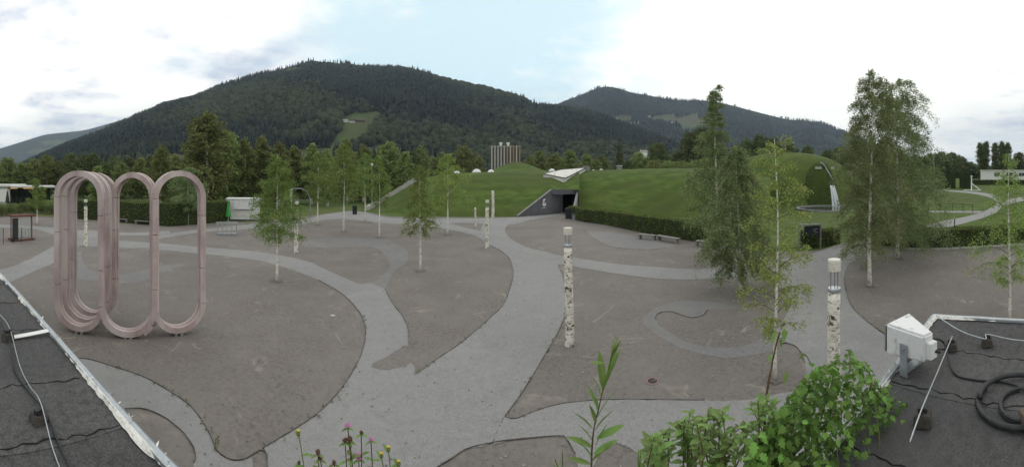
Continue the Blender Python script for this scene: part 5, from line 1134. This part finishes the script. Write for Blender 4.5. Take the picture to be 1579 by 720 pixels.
# ------------------------------------------------------------------ the flat roof the picture is taken from
ZR = 4.0
FE = [G(x, y, ZR) for x, y in ((-2, 423), (30, 458), (60, 493), (90, 528), (120, 563), (153, 602), (194, 650), (257, 720))]
ext = FE[0]+(FE[0]-FE[2]).normalized()*6.0
CR = G(1440, 490, ZR); FE = [ext]+FE+[G(1352, 607, ZR), CR]
RE = [CR, G(1510, 494, ZR), G(1579, 498, ZR)]; RE.append(RE[-1]+(RE[-1]-RE[0]).normalized()*6)
def fe_y(x): return interp(x, [p.x for p in FE], [p.y for p in FE])
def re_x(y): return interp(-y, [-p.y for p in RE], [p.x for p in RE])
def roof():
    t = thing('flat_roof_building', 'flat felt-covered roof of the low building the plaza is seen from', 'building', (0, -2, 0)); yb = -5.0
    poly = [(p.x, p.y) for p in FE]+[(p.x, p.y) for p in RE[1:]]+[(RE[-1].x, yb), (ext.x, yb)]
    ins = [(x*0.985, y-0.06) for x, y in poly]
    MB().prism(ins, 0.0, ZR-0.25).build('wall', M_concrete, t); MB().prism(poly, ZR-0.25, ZR-0.006).build('roof_slab', M_dkconc, t)
    xs = [ext.x, -8.2, -7.3, -6.4, -5.5, -4.6, -3.75, -2.72, -2.1, -1.1, -0.1, 0.9, 1.75, 2.50, 3.16, 4.0]; rg = random.Random(4)
    for i, (a, b) in enumerate(zip(xs[:-1], xs[1:])):
        pts = []; z = ZR+(0.004 if i % 2 else 0.0); ov = 0.05
        b2 = b+ov if i % 2 else b; a2 = a-ov if i % 2 else a
        fr = [(x, fe_y(x)-0.03) for x in np.linspace(a2, min(b2, CR.x-0.03), 6)]
        if b > CR.x: fr += [(re_x(y)-0.03, y) for y in (CR.y-0.06, 0.7, 0.0, -2)]; end = re_x(yb)-0.03
        else: end = b2
        poly_ = fr+[(end, yb), (a2, yb)]
        o = MB().prism(poly_, z-0.003, z).build('felt_sheet', M_felt2 if i % 3 == 1 else M_felt, t)
        # squeezed-out bitumen along the lap
        pp = [Vector((b+0.012*math.sin(k*1.7+i)+rg.uniform(-.012, .012)+0.02*math.sin(k*.35), y, ZR+0.005)) for k, y in enumerate(np.arange(-2.5, fe_y(b)-0.05, 0.045))]
        if b < 3.9 and len(pp) > 3: MB().tube(pp, [rg.uniform(.002, .008) for _ in pp], 5).build('bitumen_seam', M_bitumen, t)
    # metal drip edge and the ragged band of old white paint along it
    def edge_run(line, sgn, name):
        n = len(line); nr = []
        for i, p in enumerate(line):
            d = line[min(i+1, n-1)]-line[max(i-1, 0)]; d.z = 0; d.normalize(); nr.append(Vector((d.y, -d.x, 0))*sgn)
        V = []; Fc = []
        for p, q in zip(line, nr):
            for o_, z in ((-.03, -.16), (-.03, .030), (-.012, .042), (.028, .034), (.030, .008)): V.append(p+q*o_+Vector((0, 0, z)))
        for i in range(n-1):
            for k in range(4): Fc.append((i*5+k, i*5+k+1, (i+1)*5+k+1, (i+1)*5+k))
        MB().add(V, Fc).build(name, M_galv, t)
        V = []; Fc = []; r2 = random.Random(9); w = .05
        for p, q in zip(line, nr):
            w = max(.012, min(.044, w+r2.uniform(-.009, .009))); V += [p+q*.018+Vector((0, 0, .041)), p+q*(w*.6+.012)+Vector((0, 0, .030)), p+q*(w+.012)+Vector((0, 0, .0085+r2.uniform(0, .004)))]
        for i in range(n-1):
            for k in range(2): Fc.append((i*3+k, i*3+k+1, (i+1)*3+k+1, (i+1)*3+k))
        MB().add(V, Fc).build('paint_band', M_peel, t)
    def dense(pts, step=.03):
        out = []
        for a, b in zip(pts[:-1], pts[1:]):
            k = max(1, int((b-a).length/step)); out += [a.lerp(b, i/k) for i in range(k)]
        return out+[pts[-1]]
    line = dense(FE[:]); edge_run(line, 1, 'drip_edge'); edge_run(dense(RE), 1, 'drip_edge')
    # curls of flaked paint standing along the edge
    r3 = random.Random(12); mb = MB()
    for k in range(230):
        p = line[r3.randrange(len(line))]
        if -1.5 < p.x < 2.0: continue
        if r3.random() < 0.35: p = p.lerp(CR, 0.0) if p.x < 0 else p
        b = p+Vector((r3.uniform(-.02, .02), r3.uniform(-.03, .02), .04)); d = Vector((r3.uniform(-1, 1), r3.uniform(-.6, 1), r3.uniform(.0, .9)))*r3.uniform(.012, .04); s = Vector((r3.uniform(-1, 1), r3.uniform(-1, 1), 0))*.007
        mb.add([b-s, b+s, b+d*.6+s*.8+Vector((0, 0, .004)), b+d, b+d*.5-s], [(0, 1, 2), (0, 2, 3), (0, 3, 4)])
    o = mb.build('paint_flakes', M_peel, t); o['kind'] = 'stuff'
roof()
def holder(x, y, label, h=.075, w=.11, rz=.3):
    p = G(x, y, ZR); t = thing('wire_holder_block', label, 'block', p, 'lightning wire holders on the roof')
    MB().box(p+Vector((0, 0, .005+h/2)), (w, w, h), rz=rz, taper=.86).build('block', mat('weathered_block', (.045, .04, .036), .95, (.085, .075, .066), scale=25, bump=.6), t, bevel=.008); MB().box(p+Vector((0, 0, h+.018)), (.03, .06, .03), rz=rz).build('clip', M_black, t); MB().tube([p+Vector((-.03, 0, h+.004)), p+Vector((.03, 0, h+.004))], .016, 6).build('clip_base', M_black, t)
    return p+Vector((0, 0, h+.04))
h1 = holder(1467, 541, 'dark weathered wire block nearest the loudspeaker'); h2 = holder(1522, 534, 'dark wire block beside the right roof edge'); h3 = holder(1423, 655, 'dark wire block beside the vine bush', .08, .12)
h4 = holder(12, 525, 'dark wire block at the far left of the roof'); h5 = holder(60, 650, 'pale worn wire block under the left cables', .05, .11)
def cable(name, label, pts, r, m, n=10, group=None):
    o = MB().tube(spline(pts, n), r, 6).build(name, m, None, smooth=True); tag(o, label, 'cable', group); return o
e = (h3-h1); cable('lightning_wire', 'straight pale lightning wire slanting over two blocks on the right roof', [h1-e*.05, h1.lerp(h3, .5), h3, h3+e*.28-Vector((0, 0, .03))], .0055, M_galv)
cable('lightning_wire', 'pale lightning wire from the roof corner past the edge block', [CR+Vector((-.05, -.05, .05)), G(1480, 517, ZR)+Vector((0, 0, .05)), h2+Vector((-.1, 0, 0)), h2, G(1560, 533, ZR)+Vector((0, 0, .06)), G(1600, 535, ZR)+Vector((0, 0, .05))], .006, M_galv)
cable('roof_cable', 'white cable running along the left roof', [G(-12, 478, ZR)+Vector((0, 0, .02)), G(12, 515, ZR)+Vector((0, 0, .10)), G(30, 566, ZR)+Vector((0, 0, .02)), G(45, 600, ZR)+Vector((0, 0, .03)), G(62, 642, ZR)+Vector((0, 0, .10)), G(80, 690, ZR)+Vector((0, 0, .012)), G(98, 740, ZR)+Vector((0, 0, .012))], .0042, M_galv)
cable('roof_cable', 'black cable crossing the white one on the left roof', [G(-12, 470, ZR)+Vector((0, 0, .012)), G(14, 530, ZR)+Vector((0, 0, .04)), G(24, 574, ZR)+Vector((0, 0, .012)), G(45, 608, ZR)+Vector((0, 0, .022)), G(70, 642, ZR)+Vector((0, 0, .03)), G(92, 690, ZR)+Vector((0, 0, .014)), G(116, 740, ZR)+Vector((0, 0, .014))], .0085, M_rubber)
a_, b_ = G(20, 523, ZR)+Vector((0, 0, .02)), G(74, 517, ZR)+Vector((0, 0, .05)); o = MB().bar(a_, b_, .07, .006).build('metal_strap', M_white); tag(o, 'flat white strap from the left wire block to the roof edge', 'strap')
cable('speaker_cable', 'black cable leading from the loudspeaker across the right roof', [P(1434, 522, 2.86), G(1455, 545, ZR)+Vector((0, 0, .10)), G(1470, 577, ZR)+Vector((0, 0, .02)), G(1500, 588, ZR)+Vector((0, 0, .015)), G(1545, 592, ZR)+Vector((0, 0, .015)), G(1579, 606, ZR)+Vector((0, 0, .03)), G(1640, 640, ZR)+Vector((0, 0, .02))], .009, M_rubber)
def coil(name, label, c, r, tr, m, turns=1.0, sx=1.0, a0=0.0, lift=0.0):
    pts = [c+Vector((r*sx*math.cos(a0+6.28318*turns*i/60), r*math.sin(a0+6.28318*turns*i/60)*(1-.05*i/60), tr+lift+.03*i/60)) for i in range(61)]
    o = MB().tube(pts, tr, 8).build(name, m, None, smooth=True); return tag(o, label, 'hose')
hc = G(1572, 622, ZR); coil('hose_coil', 'thick black hose coiled on the right roof', hc, .30, .021, M_rubber, 1.1, 1.0, 1.2); coil('hose_coil', 'thinner black hose loop inside the thick coil', G(1580, 629, ZR), .175, .014, M_rubber, 1.9, 1.1, .4)
bp_ = G(1592, 668, ZR)
for i, dz in enumerate((0, .052)):
    t = thing('roof_tile_stack', ('lower' if i == 0 else 'upper')+' brown brick of the small pile at the right picture edge', 'brick', bp_+Vector((0, 0, dz+.008))); MB().box(bp_+Vector((0, 0, dz+.033)), (.20, .10, .05), rz=.5+.1*i).build('brick_body', mat('old_brick', (.09, .065, .055), .9, (.15, .12, .10), scale=30), t, bevel=.004); MB().box(bp_+Vector((0, 0, dz+.0585)), (.12, .04, .002), rz=.5+.1*i).build('frog', M_bitumen, t)
def loudspeaker():
    pl_ = [(2.60, 1.50), (2.93, 1.44), (2.665, 1.09), (2.56, 1.13)]; o_ = Vector((0.02, 0.0, 0)); base = Vector((2.72, 1.3, ZR)); t = thing('loudspeaker', 'weathered white wedge-shaped loudspeaker on a bracket at the roof edge', 'loudspeaker', base)
    s = 1.0; z0, z1 = ZR+.14, ZR+.40
    zof = [0, 0, -.02, -.02]; V = [(x, y, z0+(0.0 if i < 2 else .03)) for i, (x, y) in enumerate(pl_)]+[(x, y, z1+zof[i]) for i, (x, y) in enumerate(pl_)]
    MB().add(V, [(3, 2, 1, 0), (4, 5, 6, 7), (0, 1, 5, 4), (1, 2, 6, 5), (2, 3, 7, 6), (3, 0, 4, 7)]).build('body', mat('dirty_white_enclosure', (.66, .665, .67), .5, (.40, .41, .41), scale=16, contrast=(.56, .72), bump=.25, bump_scale=40), t, bevel=.018)
    MB().box((2.765, 1.49, ZR+.265), (.29, .012, .22), rz=-.18).build('grille', M_steel, t)
    MB().box((2.61, 1.085, ZR+.26), (.085, .05, .13), rz=-.3).build('terminal_box', M_white, t, bevel=.006); MB().tube([Vector((2.62, 1.07, ZR+.25)), Vector((2.64, 1.02, ZR+.245))], .014, 8).build('cable_gland', M_black, t)
    sd_ = Vector((-.985, .17, 0)); p = Vector((2.575, 1.31, ZR+.21))+sd_*.012
    MB().box(p-Vector((0, 0, .06)), (.012, .075, .26), rz=-.2).build('bracket', M_galv, t, bevel=.003); MB().lathe(p+Vector((-.012, 0, .035)), [(.012, -.008), (.012, .008)], 8).build('bolt', M_steel, t)
    MB().box(Vector((2.70, 1.30, ZR+.055)), (.28, .08, .014), rz=-.2).build('bracket_foot', M_galv, t); MB().box(Vector((2.84, 1.28, ZR+.15)), (.012, .07, .2), rz=-.2).build('bracket', M_galv, t)
loudspeaker()

# ------------------------------------------------------------------ plants growing along the roof's front edge
tr_ = thing('planter_trough', 'narrow soil-filled trough along the front edge of the roof', 'planter', (.3, 1.0, ZR))
tp_ = [(-1.1, fe_y(-1.1)-.36), (1.30, fe_y(1.30)-.36), (1.30, fe_y(1.30)-.06), (-1.1, fe_y(-1.1)-.06)]
MB().prism(tp_, ZR+.006, ZR+.20).build('box', M_wood, tr_); MB().prism([(x*.98, lerp(y, (tp_[0][1]+tp_[2][1])/2, .12)) for x, y in tp_], ZR+.201, ZR+.215).build('soil', M_soil, tr_)
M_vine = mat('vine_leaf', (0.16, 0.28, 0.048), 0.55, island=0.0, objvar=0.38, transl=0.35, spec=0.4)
M_shrub = mat('shrub_leaf', (0.175, 0.265, 0.065), 0.55, objvar=0.35, transl=0.35, spec=0.4)
M_willow = mat('willow_leaf', (0.19, 0.285, 0.075), 0.55, objvar=0.25, transl=0.35)
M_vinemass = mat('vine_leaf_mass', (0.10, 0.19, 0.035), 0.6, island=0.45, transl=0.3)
M_stem = mat('green_stem', (0.13, 0.16, 0.05), 0.7); M_redstem = mat('brown_stem', (0.13, 0.075, 0.045), 0.8, (0.09, 0.055, 0.035), scale=30)
M_pinkf = mat('clover_pink', (0.44, 0.17, 0.32), 0.7); M_brownf = mat('clover_withered', (0.10, 0.055, 0.035), 0.9); M_yell = mat('yellow_petals', (0.55, 0.40, 0.05), 0.7); M_palebud = mat('pale_bud', (0.55, 0.50, 0.38), 0.8)
def leaf_me(name, outline, fold=.18, bend=.25):
    """a single leaf: outline points along +X, folded on its midrib and drooping"""
    V = []; Fc = []; n = len(outline)
    for x, y in outline: V.append((x, 0, -bend*x*x)); V.append((x, y, fold*abs(y)-bend*x*x)); V.append((x, -y, fold*abs(y)-bend*x*x))
    for i in range(n-1):
        a = 3*i; b = a+3; Fc += [(a, b, b+1, a+1), (a, a+2, b+2, b)]
    me = bpy.data.meshes.new(name); me.from_pydata(V, [], Fc); me.validate(); return me
LF_vine = leaf_me('lobed_leaf', [(0, .02), (.12, .30), (.22, .20), (.38, .46), (.5, .24), (.68, .34), (.74, .14), (1.0, .01)])
LF_oval = leaf_me('oval_leaf', [(0, .01), (.2, .15), (.45, .23), (.75, .15), (1, .01)])
LF_long = leaf_me('long_leaf', [(0, .01), (.2, .085), (.5, .115), (.8, .07), (1, .005)], .3, .15)
for me, m in ((LF_vine, M_vine), (LF_oval, M_shrub), (LF_long, M_willow)): me.materials.append(m)
def put_leaf(par, me, p, direc, size, roll=0.0, m=None):
    o = bpy.data.objects.new('leaf', me); COL.objects.link(o); o.parent = par
    q = Vector(direc).normalized(); xa = q; za = Vector((0, 0, 1)); ya = za.cross(xa)
    if ya.length < .05: ya = Vector((0, 1, 0))
    ya.normalize(); za = xa.cross(ya); Mx = Matrix((xa, ya, za)).transposed().to_4x4() @ Matrix.Rotation(roll, 4, 'X')
    o.matrix_local = Matrix.Translation(Vector(p)-parent_origin(par)) @ Mx @ Matrix.Scale(size, 4); return o
def vine_bush():
    c = Vector((1.95, fe_y(1.95)-.04, ZR)); t = thing('vine_bush', 'dense climbing vine bush spilling over the roof edge below the loudspeaker', 'bush', c); rg = random.Random(77); rng = np.random.default_rng(77)
    def edge_d(x): a = az(x); return 1.40/max(.2, math.cos(a-.07))
    cols = []                                       # (column, top row) outline of the bush
    prof_x = [1148, 1180, 1205, 1222, 1240, 1262, 1285, 1305, 1325, 1345, 1362, 1378, 1400, 1428]; prof_y = [690, 660, 628, 600, 580, 562, 550, 532, 550, 566, 598, 604, 612, 680]
    stems = MB()
    for k in range(12):
        x = rg.uniform(1205, 1385); top = interp(x, prof_x, prof_y)+rg.uniform(0, 40); dd = edge_d(x)+rg.uniform(-.25, .12)
        a = P(x+rg.uniform(-20, 20), 780, dd); b = P(x, top, dd+rg.uniform(-.05, .1)); m_ = a.lerp(b, .5)+Vector((rg.uniform(-.06, .06), rg.uniform(-.06, .06), 0)); stems.tube(spline([a, m_, b], 5), .004, 5)
    stems.build('stem', M_stem, t)
    pts = []
    for k in range(290):
        x = 1150+278*rg.random(); top = interp(x, prof_x, prof_y); y = top+(735-top)*rg.random()**1.1; dd = edge_d(x)+rg.uniform(-.34, .10)-0.10*(y-top)/150; pts.append((x, y, dd))
    for x, y, dd in pts:
        p = P(x, y, dd); out = Vector((rg.uniform(-1, 1), rg.uniform(-1, .5), rg.uniform(-.9, .25))); put_leaf(t, LF_vine, p, out, rg.uniform(.026, .054), rg.uniform(-.7, .7))
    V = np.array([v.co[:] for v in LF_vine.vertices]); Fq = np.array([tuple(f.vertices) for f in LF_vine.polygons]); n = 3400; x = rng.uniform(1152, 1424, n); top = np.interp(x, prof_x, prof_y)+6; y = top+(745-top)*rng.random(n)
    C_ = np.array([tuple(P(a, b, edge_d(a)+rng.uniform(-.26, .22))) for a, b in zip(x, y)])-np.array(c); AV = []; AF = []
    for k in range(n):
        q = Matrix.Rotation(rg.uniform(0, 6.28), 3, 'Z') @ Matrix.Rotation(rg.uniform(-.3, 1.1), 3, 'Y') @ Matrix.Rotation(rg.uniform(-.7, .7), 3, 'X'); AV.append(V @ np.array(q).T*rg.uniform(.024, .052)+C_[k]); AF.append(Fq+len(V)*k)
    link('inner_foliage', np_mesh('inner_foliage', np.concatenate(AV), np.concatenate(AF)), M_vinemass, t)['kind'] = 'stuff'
    # long tendrils reaching over the felt
    for pts_ in ([(1380, 650), (1392, 668), (1405, 690), (1400, 720)], [(1372, 618), (1400, 660), (1430, 690), (1470, 725)], [(1250, 560), (1243, 548), (1236, 545)], [(1352, 604), (1366, 598), (1372, 592)]):
        q = [P(x, y, edge_d(x)-.06-.002*(y-600)*.2) for x, y in pts_]; MB().tube(spline(q, 6), .003, 5).build('tendril', M_stem, t)
        for v in q: put_leaf(t, LF_vine, v, (rg.uniform(-1, 1), rg.uniform(-1, 1), -.2), rg.uniform(.03, .055))
vine_bush()
def shrub(name, label, x0, x1, prof_x, prof_y, n, ds, seed, me, size, nst):
    rg = random.Random(seed); c = P((x0+x1)/2, 820, ds); c.z = ZR+.21; t = thing(name, label, 'bush', c)
    for k in range(nst):
        x = lerp(x0, x1, (k+rg.random())/nst); top = interp(x, prof_x, prof_y)+rg.uniform(0, 26); dd = ds+rg.uniform(-.10, .14)
        a = P(x+rg.uniform(-25, 25), 900, dd); a.z = ZR+.20; b = P(x, top, dd); m_ = a.lerp(b, .55)+Vector((rg.uniform(-.05, .05), rg.uniform(-.03, .03), 0)); path = spline([a, m_, b], 6); L_ = len(path)
        MB().tube(path, [.0045*(1-.6*i/L_) for i in range(L_)], 5).build('stem', M_redstem if rg.random() < .6 else M_stem, t)
        for q in range(n):
            s = .25+.75*q/n+rg.uniform(0, .05); p = path[min(L_-1, int(s*L_))]; ph = q*2.4+rg.uniform(-.4, .4); put_leaf(t, me, p, (math.cos(ph), math.sin(ph), rg.uniform(.05, .9)), size*rg.uniform(.6, 1.15)*(1-.3*s*(s > .9)), rg.uniform(-.4, .4))
shrub('leafy_shrub', 'light green leafy shrub at the roof edge, left of the vine bush', 992, 1118, [990, 1000, 1030, 1060, 1085, 1112, 1120], [685, 670, 664, 632, 640, 616, 630], 19, 1.62, 5, LF_oval, .060, 19)
shrub('leafy_shrub', 'yellowish green shrub between the sapling stem and the vine bush', 1122, 1235, [1120, 1150, 1172, 1200, 1235], [668, 640, 606, 632, 650], 17, 1.66, 6, LF_oval, .064, 16)
def woody_stem():
    c = P(1183, 800, 1.72); c.z = ZR+.21; t = thing('woody_shoot', 'thin bare brown shoot rising between the leafy shrubs', 'plant', c); pts = [P(x, y, 1.72) for x, y in ((1180, 690), (1179, 650), (1182, 610), (1187, 580), (1196, 535), (1203, 512))]; pts = [Vector((pts[0].x, pts[0].y, ZR+.2))]+pts
    MB().tube(spline(pts, 5), [.0085]*5+[.0075]*6+[.006]*10+[.004]*10, 6).build('stem', M_redstem, t)
    for x, y, s in ((1172, 605, .12), (1199, 512, .06), (1210, 508, .07), (1192, 545, .05), (1206, 520, .05), (1215, 572, .06)): put_leaf(t, LF_oval, P(x, y, 1.72), (random.uniform(-1, 1), random.uniform(-.4, .4), -.6), s)
woody_stem()
def willow():
    dd = 1.5; pts = [P(x, y, dd) for x, y in ((912, 716), (913, 690), (916, 660), (922, 635), (930, 600), (938, 572), (944, 545))]; c = Vector((pts[0].x, pts[0].y, ZR+.21)); t = thing('willow_shoot', 'single upright willow shoot with long narrow leaves at the bottom edge', 'plant', c)
    path = spline([c]+pts, 6); L_ = len(path); MB().tube(path, [.005*(1-.75*i/L_) for i in range(L_)], 6).build('stem', M_redstem, t)
    for x, y, dx, dy, s in ((914, 662, -24, -28, .10), (918, 655, -6, -38, .10), (919, 676, 40, -20, .115), (924, 640, -12, -44, .11), (924, 628, -16, -36, .115), (929, 606, 14, -50, .125), (930, 600, -4, -52, .13), (934, 588, 16, -44, .12), (937, 575, 8, -40, .11), (932, 560, -22, -2, .06), (940, 562, 10, -30, .10), (942, 552, 6, -24, .08), (944, 547, 10, -18, .06), (943, 545, 2, -22, .07), (914, 690, -34, -18, .11), (915, 700, 26, -16, .10), (912, 706, -16, -30, .10), (917, 665, 20, -30, .10), (921, 645, 16, -34, .11), (912, 712, 30, -34, .10), (911, 716, -28, -10, .09), (916, 684, -20, -34, .09), (927, 615, -10, -40, .10), (918, 690, 14, -40, .10)):
        p = P(x, y, dd); q = P(x+dx, y+dy, dd+random.uniform(-.03, .03)); put_leaf(t, LF_long, p, q-p, s*1.15, random.uniform(-.9, .9))
    for x, lab in ((868, 'low grass tuft at the bottom edge left of the willow shoot'), (984, 'small grass tuft between the willow shoot and the leafy shrub')):
        g = Vector((P(x, 800, 1.5).x, P(x, 800, 1.5).y, ZR+.21)); t2 = thing('grass_tuft', lab, 'grass tuft', g)
        for k in range(7): q = P(x+random.uniform(-16, 16), random.uniform(690, 730), 1.5); MB().tube([g, g.lerp(q, .6)+Vector((0, 0, .05)), q], [.003, .003, .001], 4).build('blade', M_willow, t2)
willow()
def flowers():
    dd = 1.35
    def stem(t, x, y, xb, m=M_stem):
        q = P(x, y, dd); b = P(xb, 800, dd); b.z = ZR+.21; path = spline([b, b.lerp(q, .6)+Vector((.01, 0, .01)), q], 5); MB().tube(path, .0022, 5).build('stem', m, t); return q, path
    GF = 'clover and weeds at the bottom edge'
    def clover(x, y, xb, m, label, r=.013, leaf=True):
        b = P(xb, 800, dd); b.z = ZR+.21; t = thing('clover_flower', label, 'flower', b, GF); q, path = stem(t, x, y, xb, M_redstem); rg = random.Random(int(x)); mb = MB()
        for k in range(46):
            u = Vector((rg.gauss(0, 1), rg.gauss(0, 1), rg.gauss(0, 1))).normalized(); u.z = abs(u.z)*1.3-.35; w = Vector((-u.y, u.x, .2))*.16; mb.add([q+w*r*.8, q-w*r*.8, q+u*r*1.15-w*r, q+u*r*1.15+w*r], [(0, 1, 2, 3)])
        mb.lathe(q-Vector((0, 0, r*.7)), [(.002, 0), (r*.7, r*.3), (r*.8, r*.9), (r*.4, r*1.5)], 8); mb.build('flower_head', m, t)
        if leaf:
            for k in range(3): put_leaf(t, LF_oval, q-Vector((0, 0, r)), (math.cos(k*2.1), math.sin(k*2.1), .1), .028)
            p = path[len(path)*2//3]
            for k in range(2): put_leaf(t, LF_oval, p, (math.cos(k*3+x), math.sin(k*3+x), .3), .034)
    for x, y, xb, m, lab, r in [(536, 656, 541, M_pinkf, 'tallest pink clover head at the bottom edge', .013), (532, 679, 530, M_brownf, 'withered brown clover head under the tallest pink one', .012), (539, 677, 545, M_brownf, 'withered brown clover head just right of its twin', .013), (557, 667, 548, M_brownf, 'small closed clover bud on a slanting stem', .009), (572, 677, 568, M_pinkf, 'small dark pink clover bud, rightmost of the clovers', .010), (553, 704, 546, M_pinkf, 'wide pink clover head low at the bottom edge', .016), (490, 697, 488, M_brownf, 'brown clover head left of the pink clovers', .012), (494, 706, 498, M_brownf, 'low brown clover head with yellowish base', .011), (515, 713, 518, M_brownf, 'dark withered clover head tilting right at the bottom edge', .010), (461, 714, 462, M_brownf, 'brown clover head at the far left of the weeds', .010)]:
        clover(x, y, xb, m, lab, r*.82)
    def yellow(x, y, xb, label):
        b = P(xb, 800, dd); b.z = ZR+.21; t = thing('yellow_weed', label, 'flower', b, GF); q, path = stem(t, x, y, xb); MB().lathe(q-Vector((0, 0, .012)), [(.003, 0), (.008, .008), (.006, .016)], 8).build('calyx', M_stem, t)
        mb = MB()
        for k in range(9):
            a = k*.7; u = Vector((math.cos(a), math.sin(a), .9)); w = Vector((-u.y, u.x, 0))*.0028; p = q+Vector((0, 0, .003)); mb.add([p-w, p+w, p+u*.0065+w*.6, p+u*.0065-w*.6], [(0, 1, 2, 3)])
        mb.build('petals', M_yell, t)
        for k in range(5): put_leaf(t, LF_oval, path[3+k*len(path)//7], (math.cos(k*2.2), math.sin(k*2.2), .5), .04)
    yellow(460, 667, 478, 'yellow weed flower on the tall leafy stem, leftmost'); yellow(588, 702, 597, 'yellow weed flower at the right group, on the left stem'); yellow(599, 692, 600, 'upright yellow bud on the tallest stem of the right group'); yellow(615, 714, 612, 'low yellow weed flower, rightmost at the bottom edge')
flowers()

# ------------------------------------------------------------------ air between here and the mountains
def haze():
    me = bpy.data.meshes.new('haze'); bm = bmesh.new(); bmesh.ops.create_cube(bm, size=1.0); bm.to_mesh(me); bm.free()
    o = bpy.data.objects.new('haze', me); COL.objects.link(o); o.scale = (26000, 26000, 901.5); o.location = (0, 0, 901.5/2-1.5)
    m = bpy.data.materials.new('haze'); m.use_nodes = True; nt = m.node_tree; nt.nodes.remove(nt.nodes['Principled BSDF'])
    v = nt.nodes.new('ShaderNodeVolumePrincipled'); v.inputs['Color'].default_value = (0.66, 0.80, 1.0, 1); v.inputs['Density'].default_value = HAZE; v.inputs['Anisotropy'].default_value = 0.0
    nt.links.new(v.outputs[0], nt.nodes['Material Output'].inputs['Volume']); me.materials.append(m); tag(o, 'pale blue haze in the valley air before the mountains', 'haze', kind='stuff')
HAZE = 0.00009
haze()
